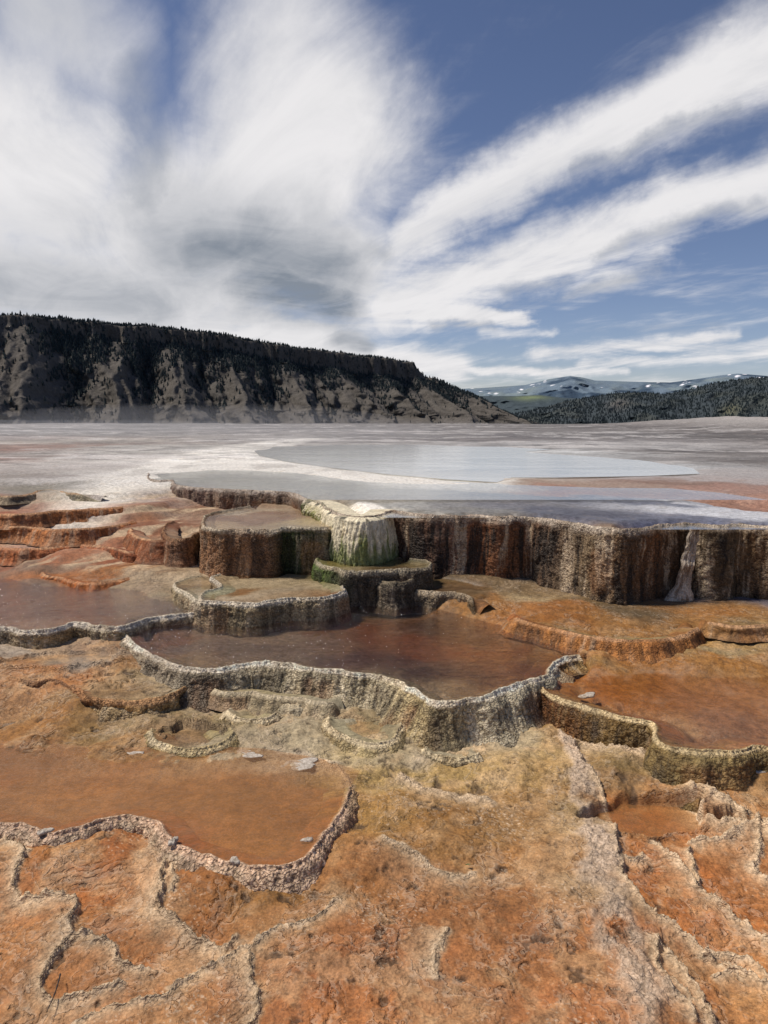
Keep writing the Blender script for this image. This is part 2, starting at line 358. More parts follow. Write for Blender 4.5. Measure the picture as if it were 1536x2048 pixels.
def ground_all(x, y):
    shp = x.shape; x = x.ravel(); y = y.ravel()
    d = np.hypot(x, y)
    # wander the layout so that traced lines become natural
    wx = x + .012*fbm(x*9, y*9, s=3) ; wy = y + .012*fbm(x*9, y*9, s=4)
    z = base_h(x, y)
    near = ss(9.5, 7.5, d)
    z0 = z.copy()
    # benches on the sloping parts (contours of old flow)
    slope_zone = ss(.44, .5, z)*ss(1.16, 1.1, z)
    q = (z+.03*fbm(x*1.6, y*1.6, s=8, o=5))*11
    st = np.floor(q)+ss(.30, .95, q-np.floor(q)); zs = st/11
    z = z+slope_zone*(zs-z)*.9
    # crusty lumps: step contours of small relief in the foreground
    f = fbm(x*2.2, y*2.2, o=5, s=21)
    g = fbm(x*7, y*7, o=4, s=31, g=.6)
    t = (f*.75+g*.28+.05*fbm(x*28, y*28, o=3, s=32)+1)*9
    terr = (np.floor(t)+ss(.40, .55, t-np.floor(t)))/9-1
    amp = .045*near*ss(1.3, 2.5, d)
    midz = np.exp(-((d-4.7)/.7)**2)*near
    z += amp*(terr*.8+f*.35)*ss(.46, .40, z0)+midz*.05*fbm(x*5, y*5, o=4, s=77)*ss(.3, .22, z0)
    z += .004*fbm(x*30, y*30, o=3, s=41)*near
    crust = .12+.25*ss(.1, .6, g)
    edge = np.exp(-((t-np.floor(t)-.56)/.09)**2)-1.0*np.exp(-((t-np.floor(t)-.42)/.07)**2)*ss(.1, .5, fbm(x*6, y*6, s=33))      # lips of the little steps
    # spine of white travertine
    m = (np.abs(x) < 4) & (d < 6.5)
    sd = np.full(x.shape, 9.0); sp_ = np.zeros(x.shape)
    sd[m], _, sp_[m] = linedist(wx[m], wy[m], spine)
    wsp = .03+.06*sp_
    sm_ = ss(wsp*1.5, wsp*.35, sd+.10*fbm(x*6, y*6, s=51, o=5))
    f1, f2 = np.full(x.shape, .5), np.full(x.shape, .9); sm_ = sm_*ss(-.95, -.2, fbm(x*4.5, y*4.5, s=58, o=4))
    mm = sm_ > .01
    f1[mm], f2[mm] = worley(x[mm]*19+fbm(x[mm]*9, y[mm]*9, s=55)*.8, y[mm]*13+fbm(x[mm]*9, y[mm]*9, s=56)*.8, 5)
    z += sm_*(.008+.010*ss(0, .5, f2-f1)+.012*fbm(x*25, y*25, s=57))
    crust = np.maximum(crust, sm_*.6)
    rid = np.zeros(x.shape)
    for pl, h, w in RIDw:
        h = h*.9; w = w*.8
        lo = pl.min(0)-.2; hi = pl.max(0)+.2
        m = (x > lo[0]) & (x < hi[0]) & (y > lo[1]) & (y < hi[1])
        if not m.any(): continue
        dd, sdn, par = linedist(wx[m]+.022*fbm(x[m]*18, y[m]*18, o=3, s=61), wy[m]+.022*fbm(x[m]*18, y[m]*18, o=3, s=62), pl)
        lip = np.exp(-(dd/w)**2)
        fade = ss(0, .06, par)*ss(1, .94, par)
        out = np.where(sdn < 0, np.exp(-dd/(w*3.5)), 0)                  # apron on the camera side
        jag = .75+.5*vnoise(x[m]*35, y[m]*35, s=63)
        z[m] += fade*h*(lip*jag+.35*out*(1+.5*vnoise(x[m]*60, y[m]*60, s=64))) - fade*h*.5*np.where(sdn > 0, np.exp(-(dd/(w*9))**2), 0)
        rid[m] = np.maximum(rid[m], fade*np.maximum(lip, out*.8))
    crust = np.maximum(crust, rid*.95)
    water = np.zeros(x.shape)
    cupm = np.zeros(x.shape)
    for i, (c, a, b, dep, rim, zc) in enumerate(CUPw):
        m = (np.abs(x-c[0]) < a*2.2) & (np.abs(y-c[1]) < b*2.6)
        if not m.any(): continue
        ang = np.arctan2((y[m]-c[1])/b, (x[m]-c[0])/a)
        rr = np.hypot((x[m]-c[0])/a, (y[m]-c[1])/b)*(1+.16*np.sin(ang*2+i)+.10*np.sin(ang*5+2*i)+.06*np.sin(ang*9))
        ins = ss(1.02, .9, rr); lip = np.exp(-((rr-1.06)/.085)**2); ap = ss(1.75, 1.08, rr)*(rr > 1.06)
        zb = zc+rim*.3
        z[m] = z[m]*(1-np.maximum(ins, ap*.8)) + np.maximum(ins, ap*.8)*(np.where(ins > .5, zc-dep*.6, zb*.6+z[m]*.4)) if i not in (4, 5) else z[m]*(1-ins)+ins*(zc-dep)
        z[m] += lip*rim*(.8+.5*vnoise(x[m]*30, y[m]*30, s=66))
        cupm[m] = np.maximum(cupm[m], ins)
        crust[m] = np.maximum(crust[m], np.maximum(lip, ap*.7)*(1 if i not in (4, 5) else .4))
    # raised basins
    for k in ('shelf', 'low', 'right', 'left', 'centre', 'side', 'white', 'grey', 'step', 'small', 'mid', 'upper', 'milk'):
        pg = poly[k]; lo = pg.min(0)-.3; hi = pg.max(0)+.3
        m = (x > lo[0]) & (x < hi[0]) & (y > lo[1]) & (y < hi[1])
        if not m.any(): continue
        s = sdf(x[m], y[m], pg)
        fl = floor[k]
        if k == 'shelf':
            a = ss(.0, .07, s); z[m] = np.where(z[m] < fl+.02, z[m]*(1-a)+a*fl, z[m])
            continue
        if k == 'milk':
            a = ss(-.25, .5, s+.35*fbm(x[m]*.9, y[m]*.7, o=4, s=79)); z[m] = z[m]*(1-a)+a*fl; water[m] = np.maximum(water[m], a); continue
        if k in ('centre', 'left', 'right', 'low', 'upper'):       # banks slope gently into the water at the back
            # distance to the built rim only
            rd, _, _ = linedist(x[m], y[m], W[k])
            nr = ss(.30, .18, rd)
            a1 = ss(.02, .075, s)                          # steep behind the rim
            bw = dict(upper=.6, centre=.45, left=.5, right=.7, low=.35)[k]
            nz = .10*fbm(x[m]*3, y[m]*3, o=4, s=71)
            a2 = ss(-.02, bw, s+nz)
            a = a1*nr+a2*(1-nr)
            fz = fl+.018*fbm(x[m]*3.2, y[m]*3.2, o=5, s=73)
            if k == 'right': fz = fz+.03*ss(0, .9, rd)*ss(.9, .3, a2)
            z[m] = z[m]*(1-a)+a*fz
            water[m] = np.maximum(water[m], a)
            crust[m] *= (1-.9*a)
        else:
            a = ss(.015, .075, s)
            fz = fl+.012*fbm(x[m]*5, y[m]*5, o=4, s=75)
            z[m] = z[m]*(1-a)+a*fz
            crust[m] *= (1-.8*a); water[m] = np.maximum(water[m], a)
    # plateau behind: dry bars of crust above the sheet of water, then the far edge
    far = ss(9.5, 12, d)
    dry = .5*fbm(x*.16, y*.45, o=5, s=81)+.3*fbm(x*.6, y*1.4, o=4, s=82)
    bars = ss(21, 27, y+.10*x)
    z += far*(bars*(.035+.11*np.maximum(dry, -.3))+ss(-3.5, -6.0, x+.05*y)*ss(30, 18, y)*.05*(dry+.15)*ss(8.5, 11, d))
    z += far*.55*ss(16, 26, x)*ss(30, 46, y)*(1+.4*dry)        # mound on the far right
    z += .10*far*ss(-8, -24, x)*ss(16, 34, y)
    z = np.where(d > 58, z-40*ss(58, 140, d), z)
    return [a.reshape(shp) for a in (z, crust, water, rid, edge, sm_, cupm, f, g, sd, near)]

# ------------------------------------------------------------------ colour layout (pixel, level, displayed tint)
CC = [
 (50,2000,0,'b8733f'),(200,2020,0,'b97a50'),(380,2010,0,'b5703f'),(480,1990,0,'a85f30'),(620,1960,0,'b06236'),(760,1900,0,'b2663a'),(750,2020,0,'b26839'),(880,1850,0,'a8693c'),(900,2000,0,'a8714c'),(1000,1940,0,'a5653a'),(1100,2020,0,'b4693c'),(1130,1900,0,'a56438'),(1200,2000,0,'b06c40'),(1490,2000,0,'bf8250'),(1540,1920,0,'b5703e'),
 (40,1900,0,'b2703e'),(50,1800,0,'ac673a'),(150,1740,0,'a2602c'),(230,1800,0,'ab5c26'),(280,1720,0,'9c5220'),(200,1920,0,'ab632f'),(330,1900,0,'a5602e'),(420,1790,0,'9a5a28'),(560,1800,0,'9c6a34'),(450,1950,0,'b3744a'),(600,1850,0,'b27a4c'),(700,1780,0,'ab6c3c'),(700,1860,0,'b26a3c'),
 (820,1760,0,'a8714a'),(900,1700,0,'a5713e'),(1000,1720,0,'a66e3e'),(1040,1800,0,'a2673c'),(1120,1720,0,'9c6c42'),(1180,1800,0,'a5835f'),(1330,1760,0,'a85a28'),(1300,1800,0,'b06028'),(1420,1840,0,'aa5c28'),(1480,1760,0,'a86030'),(1540,1800,0,'aa6638'),(1340,1900,0,'a85c2c'),(1340,1960,0,'ad6030'),(1440,1960,0,'b2703e'),
 (1260,1620,.05,'a05a28'),(1330,1650,.05,'9f5826'),(1440,1640,.05,'8e5530'),(1500,1600,.1,'a46c40'),(1350,1580,.1,'a0683a'),(1400,1700,.05,'a8683c'),(1230,1560,.1,'8f6a44'),
 (720,1640,.05,'9e7238'),(800,1620,.05,'a27236'),(880,1640,.05,'98642c'),(960,1620,.05,'a0723e'),(1040,1640,.05,'a07448'),(1120,1640,.08,'a08258'),(1000,1560,.06,'ac8c5a'),(900,1560,.06,'a58650'),(800,1550,.06,'a88c58'),(720,1560,.08,'a88a54'),(1100,1560,.08,'a07a44'),(700,1500,.1,'ac9c72'),(780,1500,.1,'a09472'),(850,1510,.1,'a89c80'),(930,1500,.1,'b0a488'),(1020,1500,.1,'aca080'),(1090,1510,.1,'9e8050'),(1180,1500,.12,'946c38'),(1230,1500,.12,'8e7040'),(1300,1530,.14,'7c6234'),(1400,1550,.14,'86683a'),(1480,1540,.14,'9e7444'),(1540,1540,.14,'a87448'),
 (0,1480,.1,'a06a34'),(100,1465,.1,'a0662c'),(200,1455,.1,'9c7440'),(300,1440,.12,'8f7a54'),(380,1465,.12,'7a6448'),(460,1440,.12,'9a8a60'),(520,1430,.14,'a89a74'),(600,1440,.14,'aca284'),(660,1420,.14,'a49a80'),(500,1500,.12,'a49678'),(600,1520,.1,'a8a08c'),(620,1480,.1,'aaa080'),(250,1490,.1,'a2703e'),(740,1450,.1,'8c7e5c'),(830,1440,.1,'968c70'),(1100,1450,.12,'8a6a40'),
 (0,1530,.08,'955c34'),(100,1520,.08,'9a6236'),(200,1560,.08,'a06a3a'),(350,1600,.08,'a06a38'),(500,1560,.08,'a26c3c'),(600,1600,.08,'a36b39'),(500,1680,.08,'a56c38'),(620,1640,.08,'9a6232'),(100,1620,.08,'9c6a3c'),(0,1590,.08,'9c6a3c'),
 (60,1350,.25,'a86a3c'),(150,1350,.25,'a8683a'),(240,1340,.28,'a27246'),(310,1350,.24,'9a8662'),(100,1325,.28,'847c6e'),(180,1320,.28,'8a8274'),(0,1340,.25,'a0704a'),(330,1380,.2,'98886a'),(400,1395,.18,'a09274'),(250,1390,.22,'8c6a44'),(0,1300,.3,'9a9080'),(-200,1330,.25,'a0704a'),(250,1290,.32,'8c6448'),(300,1265,.35,'865c44'),(330,1275,.3,'8c5a3c'),
 (450,1260,.3,'9c9280'),(500,1300,.3,'7e7064'),(400,1290,.3,'807468'),(560,1270,.3,'9a8c78'),(600,1250,.3,'a09078'),(560,1310,.3,'8a7d6c'),(650,1260,.3,'7c4c28'),(720,1240,.3,'8a4a1c'),(800,1260,.3,'8a4a1c'),(880,1290,.3,'8a4a1c'),(950,1290,.3,'8a4a1c'),(800,1310,.28,'5a3322'),(900,1350,.28,'4a2c20'),(700,1310,.28,'64453a'),(1000,1340,.28,'6a3c20'),(1050,1300,.3,'7e461c'),(900,1240,.35,'5e3e22'),(980,1260,.36,'6a4624'),
 (1000,1200,.45,'8c5a2c'),(1100,1220,.42,'9a5a24'),(1030,1215,.45,'a0602a'),(960,1215,.42,'94602c'),(1150,1250,.40,'96581f'),(1250,1250,.42,'94602c'),(1350,1240,.42,'8c5c2c'),(1400,1270,.40,'a07a48'),(1320,1270,.4,'946232'),(1450,1230,.45,'9a602c'),(1536,1240,.45,'946a3c'),(1500,1260,.42,'8a6c44'),(900,1165,.52,'6a4c30'),(980,1165,.51,'6f5a40'),(1060,1180,.5,'7a6446'),(1050,1190,.49,'a4906c'),(1150,1205,.47,'6a5436'),(1250,1215,.46,'5e4c34'),
 (1080,1280,.37,'7c5c34'),(1150,1290,.38,'8c7448'),(1300,1300,.37,'948058'),(1250,1290,.38,'8c7c54'),(1450,1300,.36,'94805a'),(1536,1290,.36,'a08050'),(1150,1330,.32,'8a6434'),(1200,1330,.3,'9a5c22'),(1300,1340,.27,'9a5a1e'),(1450,1340,.27,'9c6226'),(1536,1340,.27,'9c683a'),(1200,1380,.26,'98561c'),(1300,1390,.26,'965820'),(1300,1420,.26,'8e5c34'),(1400,1400,.26,'96603c'),(1450,1440,.26,'8c5e44'),(1380,1470,.26,'805438'),(1500,1480,.26,'8a5a3e'),(1536,1400,.26,'9c6844'),
 (50,1180,.4,'6e584a'),(200,1190,.4,'77604e'),(0,1230,.4,'7c6656'),(150,1220,.4,'6e5a4c'),(260,1200,.4,'927c64'),(320,1220,.4,'6c584c'),(350,1190,.42,'8c7a60'),(300,1170,.44,'a08c70'),(60,1145,.45,'7e6450'),(120,1150,.46,'a05c22'),(200,1155,.46,'9c5820'),(160,1135,.48,'8c6e58'),(250,1140,.5,'99602e'),(330,1140,.52,'a28c70'),(380,1160,.5,'a8987c'),(0,1120,.55,'86543a'),(100,1110,.58,'985c38'),(200,1110,.58,'a06440'),(240,1115,.58,'8a4a28'),(300,1100,.62,'a08468'),(350,1110,.6,'9c8a6e'),
 (0,1080,.66,'a05e2e'),(80,1075,.68,'9c5a2c'),(180,1075,.7,'a06840'),(260,1075,.75,'a47656'),(300,1060,.78,'7a4a2c'),(360,1060,.85,'6c4c30'),(0,1050,.78,'a25c2c'),(100,1050,.8,'a06232'),(200,1045,.82,'9a6036'),(270,1030,.88,'9c7454'),(330,1030,.84,'84664e'),(0,1028,.9,'98583a'),(100,1025,.92,'9c643e'),(200,1020,.95,'9a5a34'),(260,1015,1.0,'8c6448'),(300,1005,1.05,'8e7a68'),(0,1005,1.03,'96705c'),(100,1003,1.04,'9c7a66'),(200,1000,1.05,'9a6c50'),
 (0,985,1.1,'8a8074'),(60,980,1.1,'7c7668'),(120,985,1.12,'a89c88'),(200,985,1.12,'b4aaa0'),(280,975,1.12,'ada49a'),(0,960,1.13,'908478'),(100,955,1.15,'9a8f86'),(180,960,1.15,'b8b0a8'),(250,950,1.15,'cac4bc'),(300,945,1.15,'c8c2b8'),(50,940,1.16,'a89c92'),(150,935,1.16,'b4a9a0'),(100,918,1.16,'b0a69c'),(230,920,1.16,'b8b0a6'),(30,920,1.16,'906c5c'),(0,900,1.16,'8c6450'),(60,895,1.16,'93705c'),(0,880,1.16,'9a8c84'),(150,885,1.16,'a09486'),(250,895,1.16,'aaa49a'),
 (-200,1180,.4,'6e584a'),(-200,1060,.78,'a25c2c'),(-200,960,1.1,'98867a'),(-200,900,1.1,'8c6c58'),
 # upper terrace sheet
 (350,955,1.13,'aaa594'),(450,960,1.13,'b0a994'),(550,970,1.13,'b0a994'),(650,980,1.13,'b2ab98'),(430,945,1.14,'a8a294'),(560,945,1.14,'a6a294'),(700,975,1.13,'b0ab9a'),(800,985,1.13,'a8a498'),(900,980,1.13,'8f8f8c'),
 (400,925,1.16,'cfcbc2'),(500,925,1.16,'d6d2c8'),(600,930,1.16,'dedad0'),(700,945,1.16,'e0dccf'),(800,955,1.16,'e0dbcc'),(900,958,1.16,'dedaca'),(980,965,1.16,'d6d0c0'),(600,905,1.14,'d0d0ca'),(750,915,1.14,'d4d6d2'),(900,930,1.14,'d6d8d2'),(950,915,1.14,'b4b8b8'),(1050,925,1.13,'a6acae'),(1100,940,1.13,'9ca2a4'),(1000,905,1.13,'b0b2b0'),(1200,930,1.13,'a6aaac'),(350,905,1.16,'b2aca2'),(450,900,1.16,'b0aca4'),
 (1050,965,1.17,'a08064'),(1150,968,1.17,'a08064'),(1250,968,1.17,'a4846c'),(1340,966,1.17,'8e6850'),(1400,972,1.17,'a8745a'),(1120,974,1.16,'a87454'),(1480,985,1.16,'a88472'),(1536,995,1.16,'a07a68'),(1440,960,1.16,'a89a94'),
 (800,1010,1.13,'9a9890'),(900,1010,1.13,'82807e'),(1000,1010,1.13,'6e6e76'),(1100,1020,1.13,'585a68'),(1200,1030,1.13,'50505e'),(1300,1040,1.13,'585a6c'),(1000,990,1.13,'6e717a'),(1150,995,1.13,'5e6270'),(1300,1005,1.13,'646a7c'),(1400,1015,1.14,'b6b8be'),(1450,1025,1.15,'c0c2c8'),(1350,998,1.14,'b0b4bc'),(1500,1030,1.14,'b8babf'),(1400,1035,1.13,'686c80'),(1500,1045,1.13,'6a6c7c'),(950,1022,1.13,'7a766e'),(850,1022,1.13,'85827a'),
 (730,1010,1.15,'d0c8b0'),(760,1020,1.15,'d8d0bc'),
 # dry plateau
 (100,866,1.17,'8e8884'),(300,872,1.17,'968f88'),(500,868,1.17,'948c86'),(600,880,1.17,'9a948e'),(800,862,1.17,'837c78'),(800,880,1.17,'7e7672'),(1000,862,1.17,'726b66'),(1000,880,1.17,'6c6460'),(1200,875,1.17,'69625e'),(1400,875,1.17,'6c655f'),(1200,860,1.17,'766e68'),(1536,870,1.17,'746c66'),(1536,900,1.17,'8c8580'),(1300,895,1.17,'9c9894'),(1450,905,1.17,'6c655f'),(1536,925,1.17,'6e6660'),(1400,925,1.17,'8c8884'),(1500,950,1.17,'a49c98'),(1100,890,1.17,'918d8a'),(1900,900,1.17,'7c746e'),(1900,960,1.17,'94887f'),
 # tops of the small basins
 (450,1040,1.0,'7a5c46'),(520,1035,1.0,'84664e'),(600,1030,1.0,'8a745a'),(640,1045,1.0,'a89a72'),(560,1050,1.0,'93846a'),(480,1022,1.0,'a89a84'),
 (450,1180,.52,'aeb098'),(520,1165,.52,'b0ac92'),(560,1185,.52,'a4a08c'),(500,1185,.52,'8a5e3a'),(620,1175,.52,'a8a48a'),(480,1198,.52,'b0ae9a'),(380,1175,.52,'8c8468'),
 (700,1128,.67,'74743e'),(760,1130,.67,'7c7a48'),(820,1130,.67,'6c6444'),(740,1137,.67,'8e8c70'),
 (850,1170,.5,'54402e'),(900,1180,.5,'5c4430'),(930,1185,.5,'6c563e'),(780,1160,.58,'5c4c34'),
]
cw = np.array([at(x, y, z) for x, y, z, _ in CC]); cval = np.array([lin(c) for *_, c in CC])
ccu, ccv = warpc(cw[:, 0], cw[:, 1])
CT = table(ccu, ccv, cval, 2.2, .0003, 2.0)
def tint(x, y):
    s = .035
    jx = x*(1+0)+np.hypot(x, y)*s*fbm(x*2.1, y*2.1, o=4, s=91); jy = y+np.hypot(x, y)*s*1.4*fbm(x*2.1, y*2.1, o=4, s=92)
    return lookup(CT, jx, jy)

# ------------------------------------------------------------------ ground sheet
nc, nr = 1250, 1500
th = np.linspace(-math.radians(38), math.radians(38), nc)
q = np.linspace(1.15**-.5, 62**-.5, nr); dd = q**-2
rr = dd+3.0
TH, RR = np.meshgrid(th, rr)
X = RR*np.sin(TH); Y = RR*np.cos(TH)-3.0
zc, crust, water, rid, edge, spn, cupm, ff, gg, sd, near = ground_all(X, Y)
T = np.zeros(X.shape+(3,))
for a in range(0, nr, 250):
    T[a:a+250] = tint(X[a:a+250], Y[a:a+250])
def blend(T, m, c): return T*(1-m[..., None])+m[..., None]*(lin(c) if isinstance(c, str) else c)
D = np.hypot(X, Y)
dry = near*(1-np.clip(water*1.1, 0, 1))
n5 = fbm(X*5, Y*5, o=5, s=101); n12 = fbm(X*12, Y*12, o=5, s=102, g=.6); n3 = fbm(X*1.7, Y*1.7, o=4, s=103)
cream = ss(.05, .45, n5+.35*n12)*dry*.40
T = blend(T, cream*ss(.5, .3, zc), 'c4a07a')
red = ss(.08, .5, -n3+.4*n12)*dry*ss(3.6, 2.6, D)
T = blend(T, red*.35, '9c5426')
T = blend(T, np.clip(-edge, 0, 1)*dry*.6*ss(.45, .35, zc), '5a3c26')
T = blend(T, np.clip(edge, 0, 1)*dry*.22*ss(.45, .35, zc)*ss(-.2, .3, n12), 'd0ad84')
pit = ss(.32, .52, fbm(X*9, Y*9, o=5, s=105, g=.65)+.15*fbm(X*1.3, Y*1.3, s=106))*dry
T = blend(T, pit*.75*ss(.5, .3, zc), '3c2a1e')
zc = zc-pit*.010*ss(.5, .3, zc)
grit = ss(.62, .8, vnoise(X*120, Y*120, s=171)*.6+.5*fbm(X*3, Y*3, o=3, s=172))*dry*ss(5.5, 3, D)
T = blend(T, grit*.6, 'e0d0b8')
T = blend(T, np.clip(rid*1.5, 0, 1)*.95*dry*ss(-1.0, -.4, n12), 'd2bc9c')
T = blend(T, ss(.25, .6, fbm(X*3.4, Y*3.4, o=5, s=131))*dry*.22*ss(.3, .2, zc), 'd2b288')
T = blend(T, spn*.9*dry*ss(-.7, -.1, n5), np.array([.56, .45, .34]))
pm = np.zeros(X.shape); mk = (D > 2.4) & (D < 6.5) & (X < .2)
pm[mk] = ss(0, .08, sdf(X[mk], Y[mk], poly['low']))
blot = fbm(X*2.6, Y*2.6, o=5, s=151)+.35*fbm(X*11, Y*11, o=3, s=152)
T = T*(1+(pm*.42*blot)[..., None])
for cx_, cy_, ra in ((400, 1605, .14), (285, 1610, .06), (470, 1640, .08)):
    c_ = at(cx_, cy_, .1); dr = np.hypot(X-c_[0], (Y-c_[1])*.8)+.03*n5
    T = blend(T, np.exp(-((dr-ra)/.022)**2)*.30*pm, '7a4c28')
# flow streaks on the left slope
sl = ss(.47, .55, zc)*ss(1.12, 1.0, zc)*ss(1.5, -.3, X+.0)*(1-water)
stv = fbm(X*2.2+Y*1.2, (Y*1.0-X*.75)*6, o=4, s=111)
T = blend(T, ss(.06, .40, stv)*sl*.9*ss(-6.5, -2.5, X), 'c0a888')
T = blend(T, ss(.1, .5, -stv)*sl*.4, '6c3a1e')
WHT = wp([(120,1000),(200,962),(330,928),(400,905),(520,885),(640,880),(560,893),(505,903),(512,912),(560,926),(660,940),(780,954),(900,964),(1010,968),(1040,975),(900,974),(800,970),(700,960),(600,949),(500,943),(420,943),(340,950),(290,962),(200,985)], 1.165)
mfar = (D > 7) & (Y < 40)
wsd = np.full(X.shape, -9.0); wsd[mfar] = sdf(X[mfar], Y[mfar], WHT)
wpat = ss(-.28-.5*ss(-1.2, -4, X), .25, wsd+.45*fbm(X*1.1, Y*.8, o=5, s=141))
T = blend(T, wpat*.85, 'e6e0d2')
T = blend(T, wpat*ss(.1, .4, fbm(X*2, Y*1.2, o=4, s=142))*.5*ss(1, -2, X), 'a9a196')
c_ = at(715, 1014, 1.15)
T = blend(T, ss(1.1, .75, np.hypot((X-c_[0])/.38, (Y-c_[1])/.62)+.25*n5)*(zc > 1.05)*.95, 'efe8d8')
# dry crust bars beyond
fz = ss(13, 19, D)
bar = .55*fbm(X*.22, Y*.5, o=4, s=121)+.75*fbm(X*1.6, Y*1.9, o=5, s=124, g=.65)
T = T*(1+(fz*.8*bar*(1-.8*water))[..., None])*(1-.10*fz*(Y > 28))[..., None]
T = blend(T, fz*ss(.12, .42, .6*fbm(X*.2, Y*.7, o=4, s=122)+.6*fbm(X*1.1, Y*1.5, o=5, s=125, g=.65))*.6, 'd4cec8')
spk = ss(.3, .5, fbm(X*1.5, Y*2.2, o=4, s=123, g=.6))*fz
T = blend(T, spk*.5, '4c4540')
T = blend(T, ss(16, 26, X)*ss(30, 46, Y)*.8, 'b0a8a0')
crust = np.clip(crust, 0, 1)*(1-fz*.9)
wetm = np.clip(water*.6+ss(.3, .6, n5)*.3, 0, 1)*near
Zg = zc.copy()
# skirt to the horizon
ext = [(100, -30), (250, -46), (900, -48), (4000, -50), (30000, -60)]
V = np.stack([X, Y, Zg], -1).reshape(-1, 3)
eV = np.concatenate([np.stack([r*np.sin(th*1.4), r*np.cos(th*1.4), np.full(nc, z)], -1) for r, z in ext])
# widen the horizon rows so they surround the view
eC = np.tile(lin('4c5046')*.8, (len(eV), 1)); zz = np.zeros(len(eV))
V = np.vstack([V, eV]); 
nw = (near*ss(1.1, .95, zc))[..., None]
sat = np.clip((T[..., 0]-T[..., 1])/T[..., 0], 0, 1)[..., None]
T = T*(1-.07*near*ss(1.15, .95, zc))[..., None]*(1+nw*(np.array([.09, -.045, .02])+sat*np.array([-.10, .24, -.02])))
dsn = .14*nw; T = T*(1-dsn)+dsn*T.mean(-1, keepdims=True)*np.array([1.15, 1.02, .5])
up = ss(1.08, 1.14, zc)[..., None]; T = T*(1-.40*up)+.40*up*T.mean(-1, keepdims=True)*np.array([1.0, 1.0, .985])
T = T*(1+(near*(1-water)*.35*fbm(X*1.1, Y*1.1, o=5, s=161))[..., None])
TT = np.vstack([np.clip(T.reshape(-1, 3), .004, .85), eC])
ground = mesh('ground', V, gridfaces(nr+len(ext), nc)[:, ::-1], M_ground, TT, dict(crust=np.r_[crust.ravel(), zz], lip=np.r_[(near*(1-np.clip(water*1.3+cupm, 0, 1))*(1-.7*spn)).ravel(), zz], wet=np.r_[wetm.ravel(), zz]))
tag(ground, kind='structure')

